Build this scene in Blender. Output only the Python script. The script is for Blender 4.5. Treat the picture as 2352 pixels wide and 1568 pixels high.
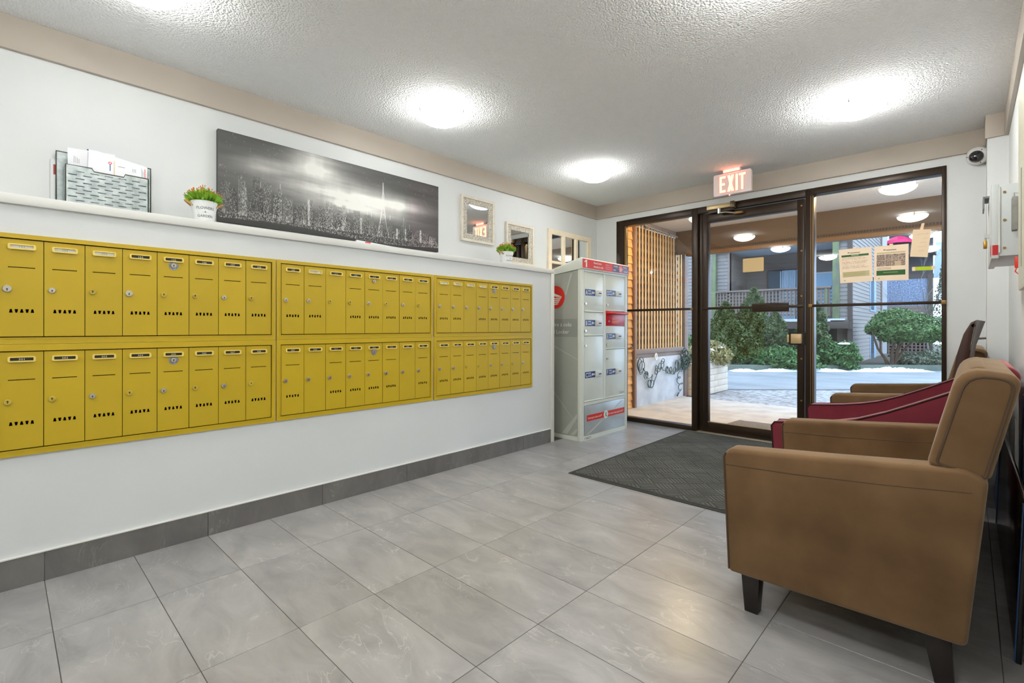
import bpy, bmesh, math, random
import numpy as np
from mathutils import Vector, Matrix

for o in list(bpy.data.objects):
    bpy.data.objects.remove(o)
scene = bpy.context.scene
COL = scene.collection

# ---------------------------------------------------------------- camera
cam_d = bpy.data.cameras.new('camera')
cam_d.sensor_width = 36.0
cam_d.lens = 1109.86 / 2352 * 36.0
cam_d.shift_y = -(784 - 751.5) / 2352
cam_d.clip_start = 0.02
cam = bpy.data.objects.new('camera', cam_d)
COL.objects.link(cam)
cam.location = (2.876, 0.0, 1.0824)
cam.rotation_euler = (math.radians(90), math.radians(-0.06), 0.7579)
scene.camera = cam

# ---------------------------------------------------------------- world (overcast winter dusk)
world = bpy.data.worlds.new('overcast_sky')
scene.world = world
world.use_nodes = True
bg = world.node_tree.nodes['Background']
bg.inputs[0].default_value = (0.55, 0.70, 0.96, 1)
bg.inputs[1].default_value = 3.7

LAMP_E = 31.0          # interior dish glow
PORCH_E = 85.0         # porch dish glow
# ---------------------------------------------------------------- exposure
vs = scene.view_settings
scene.display_settings.display_device = 'sRGB'
vs.view_transform = 'Standard'
vs.look = 'None'
vs.gamma = 1.0
vs.use_curve_mapping = False
vs.exposure = 0.74

random.seed(7)
rng = np.random.default_rng(11)
PI = math.pi
CEIL = 2.552
BAND = 2.393
XW = 3.07            # right wall
XU = -0.43           # upper left wall


# ================================================================ materials
def S(r, g, b):
    def f(c):
        c /= 255.0
        return c / 12.92 if c <= 0.04045 else ((c + 0.055) / 1.055) ** 2.4
    return (f(r), f(g), f(b), 1.0)


MATS = {}


def mat(name, col, rough=0.5, metal=0.0, var=0.0, vscale=6.0, bump=0.0, bscale=60.0, stretch=None,
        emit=None, es=0.0, spec=None, obj_rand=0.0, col2=None, detail=4.0, coat=0.0, bdist=0.004, sheen=None):
    if name in MATS:
        return MATS[name]
    m = bpy.data.materials.new(name)
    m.use_nodes = True
    nt = m.node_tree
    b = nt.nodes['Principled BSDF']
    b.inputs['Base Color'].default_value = col
    b.inputs['Roughness'].default_value = rough
    b.inputs['Metallic'].default_value = metal
    if spec is not None:
        b.inputs['Specular IOR Level'].default_value = spec
    if sheen:
        b.inputs['Sheen Weight'].default_value = sheen[0]
        b.inputs['Sheen Roughness'].default_value = 0.4
        b.inputs['Sheen Tint'].default_value = sheen[1]
    if coat:
        b.inputs['Coat Weight'].default_value = coat
    if emit:
        b.inputs['Emission Color'].default_value = emit
        b.inputs['Emission Strength'].default_value = es
    tc = mp = None
    if var or bump or col2:
        tc = nt.nodes.new('ShaderNodeTexCoord')
        mp = nt.nodes.new('ShaderNodeMapping')
        nt.links.new(tc.outputs['Object'], mp.inputs[0])
        if stretch:
            mp.inputs['Scale'].default_value = stretch
    csock = None
    if var or col2:
        n = nt.nodes.new('ShaderNodeTexNoise')
        n.inputs['Scale'].default_value = vscale
        n.inputs['Detail'].default_value = detail
        nt.links.new(mp.outputs[0], n.inputs['Vector'])
        r = nt.nodes.new('ShaderNodeValToRGB')
        c2 = col2 if col2 else tuple(min(1, c * (1 + var)) for c in col[:3]) + (1,)
        c1 = col if col2 else tuple(c * (1 - var) for c in col[:3]) + (1,)
        r.color_ramp.elements[0].position = 0.32
        r.color_ramp.elements[1].position = 0.68
        r.color_ramp.elements[0].color = c1
        r.color_ramp.elements[1].color = c2
        nt.links.new(n.outputs['Fac'], r.inputs[0])
        csock = r.outputs[0]
    if obj_rand:
        oi = nt.nodes.new('ShaderNodeObjectInfo')
        mr = nt.nodes.new('ShaderNodeMapRange')
        mr.inputs['To Min'].default_value = 1 - obj_rand
        mr.inputs['To Max'].default_value = 1 + obj_rand
        nt.links.new(oi.outputs['Random'], mr.inputs['Value'])
        hv = nt.nodes.new('ShaderNodeHueSaturation')
        hv.inputs['Color'].default_value = col
        nt.links.new(mr.outputs[0], hv.inputs['Value'])
        if csock:
            nt.links.new(csock, hv.inputs['Color'])
        csock = hv.outputs[0]
    if csock:
        nt.links.new(csock, b.inputs['Base Color'])
    if bump:
        n2 = nt.nodes.new('ShaderNodeTexNoise')
        n2.inputs['Scale'].default_value = bscale
        n2.inputs['Detail'].default_value = 3.0
        nt.links.new(mp.outputs[0], n2.inputs['Vector'])
        bp = nt.nodes.new('ShaderNodeBump')
        bp.inputs['Strength'].default_value = bump
        bp.inputs['Distance'].default_value = bdist
        nt.links.new(n2.outputs['Fac'], bp.inputs['Height'])
        nt.links.new(bp.outputs[0], b.inputs['Normal'])
    MATS[name] = m
    return m


def mat_vcol(name, rough=0.6):
    if name in MATS:
        return MATS[name]
    m = bpy.data.materials.new(name)
    m.use_nodes = True
    nt = m.node_tree
    a = nt.nodes.new('ShaderNodeAttribute')
    a.attribute_name = 'Col'
    b = nt.nodes['Principled BSDF']
    b.inputs['Roughness'].default_value = rough
    nt.links.new(a.outputs['Color'], b.inputs['Base Color'])
    MATS[name] = m
    return m


def mat_tile(name, c_dark, c_mid, c_light, rough=0.28, objrand=0.06):
    m = bpy.data.materials.new(name)
    m.use_nodes = True
    nt = m.node_tree
    b = nt.nodes['Principled BSDF']
    b.inputs['Roughness'].default_value = rough
    tc = nt.nodes.new('ShaderNodeTexCoord')
    oi = nt.nodes.new('ShaderNodeObjectInfo')
    mul = nt.nodes.new('ShaderNodeMath'); mul.operation = 'MULTIPLY'; mul.inputs[1].default_value = 37.0
    nt.links.new(oi.outputs['Random'], mul.inputs[0])
    add = nt.nodes.new('ShaderNodeVectorMath'); add.operation = 'ADD'
    nt.links.new(tc.outputs['Object'], add.inputs[0])
    nt.links.new(mul.outputs[0], add.inputs[1])
    mp = nt.nodes.new('ShaderNodeMapping')
    mp.inputs['Rotation'].default_value = (0, 0, 0.6)
    mp.inputs['Scale'].default_value = (1.0, 2.2, 1.0)
    nt.links.new(add.outputs[0], mp.inputs[0])
    n = nt.nodes.new('ShaderNodeTexNoise')
    n.inputs['Scale'].default_value = 3.2
    n.inputs['Detail'].default_value = 9.0
    n.inputs['Roughness'].default_value = 0.62
    n.inputs['Distortion'].default_value = 0.7
    nt.links.new(mp.outputs[0], n.inputs['Vector'])
    r = nt.nodes.new('ShaderNodeValToRGB')
    r.color_ramp.elements[0].position = 0.30; r.color_ramp.elements[0].color = c_dark
    r.color_ramp.elements[1].position = 0.72; r.color_ramp.elements[1].color = c_mid
    nt.links.new(n.outputs['Fac'], r.inputs[0])
    # thin pale veins
    n2 = nt.nodes.new('ShaderNodeTexNoise')
    n2.inputs['Scale'].default_value = 4.5
    n2.inputs['Detail'].default_value = 7.0
    n2.inputs['Distortion'].default_value = 1.6
    nt.links.new(mp.outputs[0], n2.inputs['Vector'])
    sub = nt.nodes.new('ShaderNodeMath'); sub.operation = 'SUBTRACT'; sub.inputs[1].default_value = 0.5
    ab = nt.nodes.new('ShaderNodeMath'); ab.operation = 'ABSOLUTE'
    nt.links.new(n2.outputs['Fac'], sub.inputs[0]); nt.links.new(sub.outputs[0], ab.inputs[0])
    r2 = nt.nodes.new('ShaderNodeValToRGB')
    r2.color_ramp.elements[0].position = 0.0; r2.color_ramp.elements[0].color = (0.5, 0.5, 0.5, 1)
    r2.color_ramp.elements[1].position = 0.014; r2.color_ramp.elements[1].color = (0, 0, 0, 1)
    nt.links.new(ab.outputs[0], r2.inputs[0])
    n3 = nt.nodes.new('ShaderNodeTexNoise'); n3.inputs['Scale'].default_value = 5.0
    nt.links.new(add.outputs[0], n3.inputs['Vector'])
    r3 = nt.nodes.new('ShaderNodeValToRGB')
    r3.color_ramp.elements[0].position = 0.48; r3.color_ramp.elements[1].position = 0.62
    nt.links.new(n3.outputs['Fac'], r3.inputs[0])
    mm = nt.nodes.new('ShaderNodeMath'); mm.operation = 'MULTIPLY'
    nt.links.new(r2.outputs[0], mm.inputs[0]); nt.links.new(r3.outputs[0], mm.inputs[1])
    mix = nt.nodes.new('ShaderNodeMix'); mix.data_type = 'RGBA'
    mix.inputs['B'].default_value = c_light
    nt.links.new(mm.outputs[0], mix.inputs['Factor'])
    nt.links.new(r.outputs[0], mix.inputs['A'])
    hv = nt.nodes.new('ShaderNodeHueSaturation')
    mr = nt.nodes.new('ShaderNodeMapRange')
    mr.inputs['To Min'].default_value = 1 - objrand; mr.inputs['To Max'].default_value = 1 + objrand
    nt.links.new(oi.outputs['Random'], mr.inputs['Value'])
    nt.links.new(mr.outputs[0], hv.inputs['Value'])
    nt.links.new(mix.outputs['Result'], hv.inputs['Color'])
    nt.links.new(hv.outputs[0], b.inputs['Base Color'])
    bp = nt.nodes.new('ShaderNodeBump'); bp.inputs['Strength'].default_value = 0.15; bp.inputs['Distance'].default_value = 0.002
    nt.links.new(n.outputs['Fac'], bp.inputs['Height'])
    nt.links.new(bp.outputs[0], b.inputs['Normal'])
    MATS[name] = m
    return m


def mat_popcorn(name, col):
    m = bpy.data.materials.new(name)
    m.use_nodes = True
    nt = m.node_tree
    b = nt.nodes['Principled BSDF']
    b.inputs['Base Color'].default_value = col
    b.inputs['Roughness'].default_value = 0.95
    b.inputs['Specular IOR Level'].default_value = 0.1
    tc = nt.nodes.new('ShaderNodeTexCoord')
    n = nt.nodes.new('ShaderNodeTexNoise')
    n.inputs['Scale'].default_value = 75.0
    n.inputs['Detail'].default_value = 3.0
    n.inputs['Roughness'].default_value = 0.65
    nt.links.new(tc.outputs['Object'], n.inputs['Vector'])
    v = nt.nodes.new('ShaderNodeTexVoronoi')
    v.inputs['Scale'].default_value = 95.0
    nt.links.new(tc.outputs['Object'], v.inputs['Vector'])
    sub = nt.nodes.new('ShaderNodeMath'); sub.operation = 'SUBTRACT'
    nt.links.new(n.outputs['Fac'], sub.inputs[0]); nt.links.new(v.outputs['Distance'], sub.inputs[1])
    bp = nt.nodes.new('ShaderNodeBump'); bp.inputs['Strength'].default_value = 0.8; bp.inputs['Distance'].default_value = 0.008
    nt.links.new(sub.outputs[0], bp.inputs['Height'])
    nt.links.new(bp.outputs[0], b.inputs['Normal'])
    MATS[name] = m
    return m


def mat_glass(name, tint=(0.93, 0.96, 0.95, 1), ior=1.5):
    m = bpy.data.materials.new(name)
    m.use_nodes = True
    nt = m.node_tree
    for n in list(nt.nodes):
        nt.nodes.remove(n)
    out = nt.nodes.new('ShaderNodeOutputMaterial')
    tr = nt.nodes.new('ShaderNodeBsdfTransparent'); tr.inputs[0].default_value = tint
    gl = nt.nodes.new('ShaderNodeBsdfGlossy'); gl.inputs['Roughness'].default_value = 0.0
    fr = nt.nodes.new('ShaderNodeFresnel'); fr.inputs[0].default_value = ior
    mx = nt.nodes.new('ShaderNodeMixShader')
    nt.links.new(fr.outputs[0], mx.inputs[0])
    nt.links.new(tr.outputs[0], mx.inputs[1]); nt.links.new(gl.outputs[0], mx.inputs[2])
    nt.links.new(mx.outputs[0], out.inputs[0])
    MATS[name] = m
    return m


def mat_emit(name, col, s):
    m = bpy.data.materials.new(name)
    m.use_nodes = True
    nt = m.node_tree
    for n in list(nt.nodes):
        nt.nodes.remove(n)
    out = nt.nodes.new('ShaderNodeOutputMaterial')
    e = nt.nodes.new('ShaderNodeEmission')
    e.inputs[0].default_value = col
    e.inputs[1].default_value = s
    nt.links.new(e.outputs[0], out.inputs[0])
    MATS[name] = m
    return m


WALL = mat('wall_paint', S(222, 225, 224), 0.55, var=0.02, vscale=2.0, bump=0.04, bscale=180)
TRIMW = mat('white_trim_paint', S(228, 228, 222), 0.4)
TAUPE = mat('taupe_paint', S(186, 176, 163), 0.5, var=0.03, vscale=3)
POP = mat_popcorn('popcorn_ceiling', S(243, 245, 246))
TILE = mat_tile('grey_stone_tile', S(140, 139, 138), S(173, 172, 171), S(206, 206, 204))
BTILE = mat_tile('grey_skirting_tile', S(104, 101, 98), S(128, 125, 121), S(160, 158, 154))
GROUT = mat('grout', S(92, 87, 80), 0.9)
YEL = mat('mustard_metal', S(198, 168, 26), 0.42, var=0.06, vscale=2.2, obj_rand=0.03, bump=0.03, bscale=300)
YELF = mat('mustard_frame', S(200, 169, 26), 0.40, var=0.04, vscale=2.5)
YELH = mat('mustard_holder', S(236, 212, 112), 0.35)
DARK = mat('dark_void', S(22, 15, 9), 0.9, spec=0.0)  # near-black, the shade inside hollows put into the colour
SILV = mat('silver_lock', S(205, 200, 188), 0.3, metal=0.85)
YLOCK = mat('painted_lock', S(196, 172, 66), 0.38)
PATCH = mat('worn_metal_patch', S(148, 150, 152), 0.5, metal=0.4, var=0.2, vscale=90)
CARDD = mat('dark_number_card', S(48, 44, 36), 0.35)
CARDW = mat('white_number_card', S(226, 230, 230), 0.4)
INKW = mat('white_ink', S(240, 238, 226), 0.5)
INKK = mat('black_ink', S(45, 45, 45), 0.6)
INKG = mat('grey_ink', S(140, 142, 145), 0.6)
BRONZE = mat('bronze_frame', S(50, 36, 23), 0.36, metal=0.35, var=0.10, vscale=6, stretch=(1, 1, 0.3))
BRONZL = mat('bronze_edge', S(150, 118, 72), 0.35, metal=0.6)
CHROME = mat('chrome', S(210, 208, 203), 0.18, metal=1.0)
GLASS = mat_glass('window_glass')
MIRROR = mat('mirror_glass', S(235, 240, 240), 0.02, metal=1.0)
PAINTW = mat('locker_paint', S(228, 232, 220), 0.33)
LKDOOR = mat('locker_door_paint', S(228, 234, 224), 0.28)
LKSIDE = mat('locker_side_vinyl', S(172, 175, 164), 0.3, var=0.06, vscale=2)
LKSWASH = mat('locker_vinyl_swash', S(196, 199, 190), 0.3)
LKLOW = mat('locker_low_panel', S(184, 190, 190), 0.3, metal=0.2, var=0.10, vscale=3)
REDV = mat('red_vinyl', S(226, 46, 32), 0.3)
REDD = mat('red_slot', S(210, 20, 26), 0.3)
BLUEV = mat('blue_vinyl', S(6, 40, 118), 0.3)
NAVY = mat('navy_vinyl', S(22, 30, 92), 0.3)
PLASTW = mat('white_plastic', S(226, 226, 222), 0.35)
SUEDE = mat('tan_suede', S(98, 74, 50), 0.9, col2=S(126, 98, 69), vscale=4.2, bump=0.06, bscale=350, spec=0.15, detail=10, sheen=(0.45, (1.0, 0.86, 0.68, 1)))
SUEDD = mat('tan_piping', S(84, 64, 44), 0.8)
WINE = mat('burgundy_suede', S(118, 46, 57), 0.85, var=0.14, vscale=5, bump=0.05, bscale=350, spec=0.15, sheen=(1.0, (1.0, 0.50, 0.50, 1)))
WINED = mat('burgundy_piping', S(46, 14, 22), 0.8)
LEGW = mat('dark_leg_wood', S(26, 17, 13), 0.35)
DWOOD = mat('dark_chair_wood', S(62, 34, 24), 0.35, var=0.2, vscale=5, stretch=(6, 6, 1))
DEDGE = mat('grey_chair_edge', S(92, 88, 84), 0.4)
GALV = mat('galvanized_metal', S(150, 160, 160), 0.42, metal=0.55, col2=S(196, 206, 205), vscale=26, detail=5)
GALVD = mat('dark_wire_edge', S(72, 70, 64), 0.5, metal=0.5)
PAPER = mat('white_paper', S(238, 240, 244), 0.6)
BLUEP = mat('blue_paper', S(66, 100, 165), 0.6)
TANP = mat('tan_paper', S(226, 204, 168), 0.6)
POTW = mat('white_tin', S(232, 235, 234), 0.5, var=0.03, vscale=30)
ROPE = mat('jute_rope', S(190, 146, 92), 0.95, bump=0.5, bscale=160)
SOIL = mat('soil', S(50, 40, 28), 1.0)
GRN1 = mat('artificial_leaf', S(88, 158, 34), 0.6, col2=S(172, 204, 56), vscale=30)
FLOW = mat('orange_bud', S(226, 118, 44), 0.6)
FRAMEW = mat('whitewashed_wood', S(226, 218, 202), 0.6, var=0.06, vscale=20)
FRAMEP = mat('pale_pine', S(238, 224, 198), 0.55, var=0.04, vscale=12)
FRAMEC = mat('carved_panel', S(150, 142, 128), 0.7, col2=S(232, 226, 212), vscale=110, bump=0.5, bscale=110, detail=2)
MATR = mat('mat_rubber', S(58, 58, 55), 0.85)
MATF = mat('mat_fibre', S(88, 88, 84), 0.95, var=0.22, vscale=4, bump=0.5, bscale=400, spec=0.1)
CREAM = mat('cream_panel', S(226, 224, 198), 0.35)
STEELG = mat('grey_steel_box', S(212, 218, 218), 0.35)
BLACKG = mat('black_gloss', S(14, 14, 16), 0.16, spec=0.6)
BLUEB = mat('blue_board', S(40, 84, 138), 0.3)  # also paints the blue reflections on the leaning panels' edges
BRASS = mat('brass', S(186, 140, 60), 0.3, metal=0.9)
REDT = mat('red_tag', S(222, 52, 30), 0.4)
GREYC = mat('grey_cap', S(128, 128, 132), 0.5)
DOME = mat('smoked_dome', S(38, 38, 40), 0.06, spec=0.8)
PADP = mat('beige_paper', S(252, 226, 190), 0.7)
YELP = mat('yellow_marker_strip', S(196, 216, 24), 0.6)
# outside
CEDAR = mat('cedar_board', S(176, 126, 66), 0.7, col2=S(206, 154, 88), vscale=8, stretch=(1, 1, 8), obj_rand=0.12)
SLATB = mat('cedar_back_slat', S(104, 72, 40), 0.8, var=0.1, vscale=9)  # darker copy of the slat colour, shade behind the screen painted in
SLATM = mat('cedar_slat', S(182, 138, 80), 0.65, col2=S(206, 166, 108), vscale=9, stretch=(6, 6, 1), obj_rand=0.10)
GREYW = mat('grey_stained_wood', S(118, 102, 94), 0.7, var=0.08, vscale=8)
BROWNT = mat('brown_post_wood', S(120, 84, 56), 0.6, var=0.1, vscale=8)
CONC = mat('concrete_wall', S(160, 162, 166), 0.8, col2=S(184, 186, 190), vscale=5, bump=0.15, bscale=60, detail=7)
SLAB = mat('concrete_slab', S(164, 154, 144), 0.85, col2=S(186, 178, 168), vscale=4, bump=0.1, bscale=90)
GRAVEL = mat('gravel', S(104, 98, 92), 0.95, col2=S(176, 176, 178), vscale=16, bump=0.9, bscale=70, detail=8, bdist=0.01)
ASPH = mat('wet_asphalt', S(128, 130, 132), 0.45, col2=S(150, 152, 154), vscale=2.0, bump=0.25, bscale=150, stretch=(0.5, 1, 1))
KERB = mat('mossy_kerb', S(96, 104, 92), 0.9, var=0.15, vscale=6)
SNOW = mat('snow', S(236, 240, 246), 0.7, bump=0.3, bscale=30)
EARTH = mat('planting_soil', S(74, 66, 54), 1.0, var=0.25, vscale=9)
PLANT = mat('planter_block', S(196, 182, 166), 0.85, var=0.07, vscale=10, bump=0.2, bscale=80)
SIDE = mat('grey_siding', S(134, 127, 122), 0.75, var=0.06, vscale=3, stretch=(0.4, 0.4, 6))
SIDED = mat('dark_siding', S(122, 108, 100), 0.75, var=0.08, vscale=3, stretch=(0.4, 0.4, 6))
POSTG = mat('mossy_post', S(96, 98, 88), 0.8, col2=S(112, 126, 76), vscale=3, stretch=(3, 3, 0.8))
DTRIM = mat('dark_house_trim', S(78, 66, 60), 0.7)
PALET = mat('pale_house_trim', S(196, 200, 206), 0.7)
SOFB = mat('balcony_soffit', S(206, 218, 230), 0.8)
FASC = mat('fascia_board', S(80, 60, 42), 0.6, var=0.06, vscale=4, stretch=(0.6, 1, 4))
FASCL = mat('fascia_trim', S(108, 76, 44), 0.55, var=0.1, vscale=6, stretch=(0.6, 1, 4))
VENT = mat('vent_slot_dark', S(58, 42, 28), 0.9)
CURT = mat('curtain', S(186, 204, 220), 0.8)
WIND = mat('house_window_dark', S(70, 84, 96), 0.12)
WINL = mat('house_window_light', S(150, 186, 214), 0.2)
LEAFD = mat('conifer_leaf', S(52, 70, 44), 0.7, col2=S(104, 118, 76), vscale=9, spec=0.2)
LEAFH = mat('hedge_leaf', S(42, 78, 40), 0.6, col2=S(100, 134, 76), vscale=10, spec=0.3)
LEAFR = mat('laurel_leaf', S(44, 78, 36), 0.5, col2=S(112, 142, 82), vscale=10, spec=0.4)
LEAFG = mat('grey_heather_leaf', S(112, 116, 78), 0.8, col2=S(176, 172, 132), vscale=14)
LEAFS = mat('sage_leaf', S(104, 116, 92), 0.8, col2=S(148, 154, 132), vscale=14)
BARK = mat('bark', S(84, 66, 50), 0.9, var=0.2, vscale=14)
BARKP = mat('pale_twig', S(122, 118, 112), 0.9)
HOSE = mat('hose_green', S(40, 62, 50), 0.4)
BLUES = mat('frosted_blue_panel', S(74, 94, 128), 0.35, col2=S(160, 174, 198), vscale=22, detail=6)
PINK = mat('pink_umbrella', S(222, 44, 104), 0.6)
DIRTM = mat('outdoor_mat', S(104, 92, 80), 1.0, var=0.25, vscale=40, bump=0.6, bscale=120)


# ================================================================ mesh helpers
class MB:
    def __init__(s):
        s.v = []; s.f = []

    def add(s, v, f):
        n = len(s.v)
        s.v += [tuple(p) for p in v]
        s.f += [tuple(i + n for i in q) for q in f]
        return s

    def box(s, x0, x1, y0, y1, z0, z1):
        return s.add([(x0, y0, z0), (x1, y0, z0), (x1, y1, z0), (x0, y1, z0), (x0, y0, z1), (x1, y0, z1), (x1, y1, z1), (x0, y1, z1)],
                     [(0, 3, 2, 1), (4, 5, 6, 7), (0, 1, 5, 4), (1, 2, 6, 5), (2, 3, 7, 6), (3, 0, 4, 7)])

    def bar(s, a, b, w, t, up=(0, 0, 1)):
        """box along a->b, width w (sideways), thickness t (along up)"""
        a = Vector(a); b = Vector(b); d = (b - a).normalized(); u = Vector(up)
        sd = d.cross(u)
        if sd.length < 1e-6:
            sd = Vector((1, 0, 0))
        sd.normalize(); u = sd.cross(d).normalized()
        c = []
        for p in (a, b):
            for i, j in ((-1, -1), (1, -1), (1, 1), (-1, 1)):
                c.append(p + sd * (i * w / 2) + u * (j * t / 2))
        return s.add(c, [(0, 3, 2, 1), (4, 5, 6, 7), (0, 1, 5, 4), (1, 2, 6, 5), (2, 3, 7, 6), (3, 0, 4, 7)])

    def cyl(s, a, b, r, n=16, r2=None, caps=True):
        a = Vector(a); b = Vector(b); d = (b - a).normalized()
        u = d.orthogonal().normalized(); w = d.cross(u)
        r2 = r if r2 is None else r2
        v = []
        for p, rr in ((a, r), (b, r2)):
            for i in range(n):
                t = 2 * PI * i / n
                v.append(p + (u * math.cos(t) + w * math.sin(t)) * rr)
        f = [(i, (i + 1) % n, n + (i + 1) % n, n + i) for i in range(n)]
        if caps:
            f += [tuple(range(n - 1, -1, -1)), tuple(range(n, 2 * n))]
        return s.add(v, f)

    def tube(s, pts, r, n=8, closed=False):
        pts = [Vector(p) for p in pts]; m = len(pts)
        v = []; prev = None
        for i, p in enumerate(pts):
            if closed:
                d = pts[(i + 1) % m] - pts[i - 1]
            else:
                d = pts[min(i + 1, m - 1)] - pts[max(i - 1, 0)]
            if d.length < 1e-9:
                d = Vector((0, 0, 1))
            d.normalize()
            if prev is None:
                u = d.orthogonal().normalized()
            else:
                u = prev - d * prev.dot(d)
                u = u.normalized() if u.length > 1e-6 else d.orthogonal().normalized()
            prev = u
            w = d.cross(u)
            rr = r[i] if isinstance(r, (list, tuple)) else r
            for k in range(n):
                t = 2 * PI * k / n
                v.append(p + (u * math.cos(t) + w * math.sin(t)) * rr)
        f = []
        for i in range(m if closed else m - 1):
            a = i * n; b = ((i + 1) % m) * n
            for k in range(n):
                f.append((a + k, a + (k + 1) % n, b + (k + 1) % n, b + k))
        if not closed:
            f += [tuple(range(n - 1, -1, -1)), tuple(range((m - 1) * n, m * n))]
        return s.add(v, f)

    def lathe(s, prof, c=(0, 0, 0), n=32, axis='z'):
        v = []; m = len(prof)
        for r, z in prof:
            for i in range(n):
                t = 2 * PI * i / n
                a, b = r * math.cos(t), r * math.sin(t)
                if axis == 'z':
                    v.append((c[0] + a, c[1] + b, c[2] + z))
                elif axis == 'x':
                    v.append((c[0] + z, c[1] + a, c[2] + b))
                else:
                    v.append((c[0] + a, c[1] - z, c[2] + b))
        f = []
        for j in range(m - 1):
            for i in range(n):
                f.append((j * n + i, j * n + (i + 1) % n, (j + 1) * n + (i + 1) % n, (j + 1) * n + i))
        return s.add(v, f)

    def prism(s, poly, fn, t0, t1):
        """poly 2d list; fn(a,b,t)->xyz"""
        n = len(poly)
        v = [fn(a, b, t0) for a, b in poly] + [fn(a, b, t1) for a, b in poly]
        f = [tuple(range(n - 1, -1, -1)), tuple(range(n, 2 * n))]
        f += [(i, (i + 1) % n, n + (i + 1) % n, n + i) for i in range(n)]
        return s.add(v, f)

    def mesh(s, name, fix=True):
        m = bpy.data.meshes.new(name)
        m.from_pydata(s.v, [], s.f)
        if fix:
            bm = bmesh.new(); bm.from_mesh(m)
            bmesh.ops.recalc_face_normals(bm, faces=bm.faces)
            bm.to_mesh(m); bm.free()
        m.update()
        return m


def bevel_mesh(me, w, seg=2, angle=0.5):
    bm = bmesh.new(); bm.from_mesh(me)
    bmesh.ops.remove_doubles(bm, verts=bm.verts, dist=1e-6)
    es = [e for e in bm.edges if len(e.link_faces) == 2 and e.calc_face_angle(0) > angle]
    bmesh.ops.bevel(bm, geom=es, offset=w, segments=seg, affect='EDGES', profile=0.5, clamp_overlap=True)
    bm.to_mesh(me); bm.free()


def smooth(me, ang=40):
    me.polygons.foreach_set('use_smooth', [True] * len(me.polygons))
    try:
        me.set_sharp_from_angle(angle=math.radians(ang))
    except Exception:
        pass


def obj(name, mb, m, parent=None, bev=0.0, seg=2, sm=False, kind=None, local=False, fix=True, ang=40):
    me = mb if isinstance(mb, bpy.types.Mesh) else mb.mesh(name, fix)
    if bev:
        bevel_mesh(me, bev, seg)
    if sm or bev:
        smooth(me, ang)
    if m and not me.materials:
        me.materials.append(m)
    o = bpy.data.objects.new(name, me)
    COL.objects.link(o)
    if parent is not None:
        o.parent = parent
        if not local:
            o.matrix_parent_inverse = Matrix.Translation(root_loc(parent)).inverted()
    if kind:
        o['kind'] = kind
    return o


ROOT = {}


def root_loc(p):
    return ROOT.get(p.name, Vector((0, 0, 0)))


def tag(o, label, cat, group=None):
    o['label'] = label
    o['category'] = cat
    if group:
        o['group'] = group
    return o


def thing(name, label, cat, loc=(0, 0, 0), rotz=0.0, group=None):
    o = bpy.data.objects.new(name, None)
    o.empty_display_size = 0.1
    COL.objects.link(o)
    o.location = loc
    o.rotation_euler = (0, 0, rotz)
    ROOT[o.name] = Vector(loc)
    return tag(o, label, cat, group)


def struct(name, mb, m, **k):
    o = obj(name, mb, m, **k)
    o['kind'] = 'structure'
    return o


def struct_empty(name, loc=(0, 0, 0)):
    o = bpy.data.objects.new(name, None)
    COL.objects.link(o)
    o.location = loc
    ROOT[o.name] = Vector(loc)
    o['kind'] = 'structure'
    return o


def dup(root, loc, rotz=None, label=None, group=None):
    r = root.copy(); COL.objects.link(r)
    r.location = loc
    if rotz is not None:
        r.rotation_euler = (0, 0, rotz)
    if label:
        r['label'] = label
    if group:
        r['group'] = group
    for ch in list(root.children):
        c = ch.copy(); COL.objects.link(c); c.parent = r
        for g in list(ch.children):
            d = g.copy(); COL.objects.link(d); d.parent = c
    return r


# frames: map plane coords (u right, v up, n toward viewer) to the world
def on_left(x):      # wall facing +X
    return lambda u, v, n=0.0: (x + n, u, v)


def on_back(y):      # wall facing -Y
    return lambda u, v, n=0.0: (u, y - n, v)


def curve_mesh(cu, name):
    o = bpy.data.objects.new(name, cu)
    me = bpy.data.meshes.new_from_object(o)
    bpy.data.objects.remove(o)
    return me


def plate(name, outer, holes, th, fn):
    cu = bpy.data.curves.new(name, 'CURVE')
    cu.dimensions = '2D'; cu.fill_mode = 'BOTH'; cu.extrude = th / 2
    for lp in [outer] + holes:
        sp = cu.splines.new('POLY')
        sp.points.add(len(lp) - 1)
        for i, (a, b) in enumerate(lp):
            sp.points[i].co = (a, b, 0, 1)
        sp.use_cyclic_u = True
    me = curve_mesh(cu, name)
    me.materials.clear()
    for v in me.vertices:
        v.co = fn(v.co.x, v.co.y, v.co.z)
    bm = bmesh.new(); bm.from_mesh(me)
    bmesh.ops.recalc_face_normals(bm, faces=bm.faces)
    bm.to_mesh(me); bm.free()
    return me


def text_mesh(s, size, fn, u, v, align='LEFT', n=0.0006, sx=1.0, bold=0.0, rot=0.0):
    cu = bpy.data.curves.new('lettering', 'FONT')
    cu.body = s; cu.size = size; cu.align_x = align; cu.align_y = 'BOTTOM_BASELINE'
    cu.resolution_u = 2
    cu.offset = bold
    me = curve_mesh(cu, 'lettering')
    me.materials.clear()
    c, q = math.cos(rot), math.sin(rot)
    for p in me.vertices:
        a, b = p.co.x * sx, p.co.y
        a, b = a * c - b * q, a * q + b * c
        p.co = fn(u + a, v + b, n)
    return me


def rect(a0, a1, b0, b1):
    return [(a0, b0), (a1, b0), (a1, b1), (a0, b1)]


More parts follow.
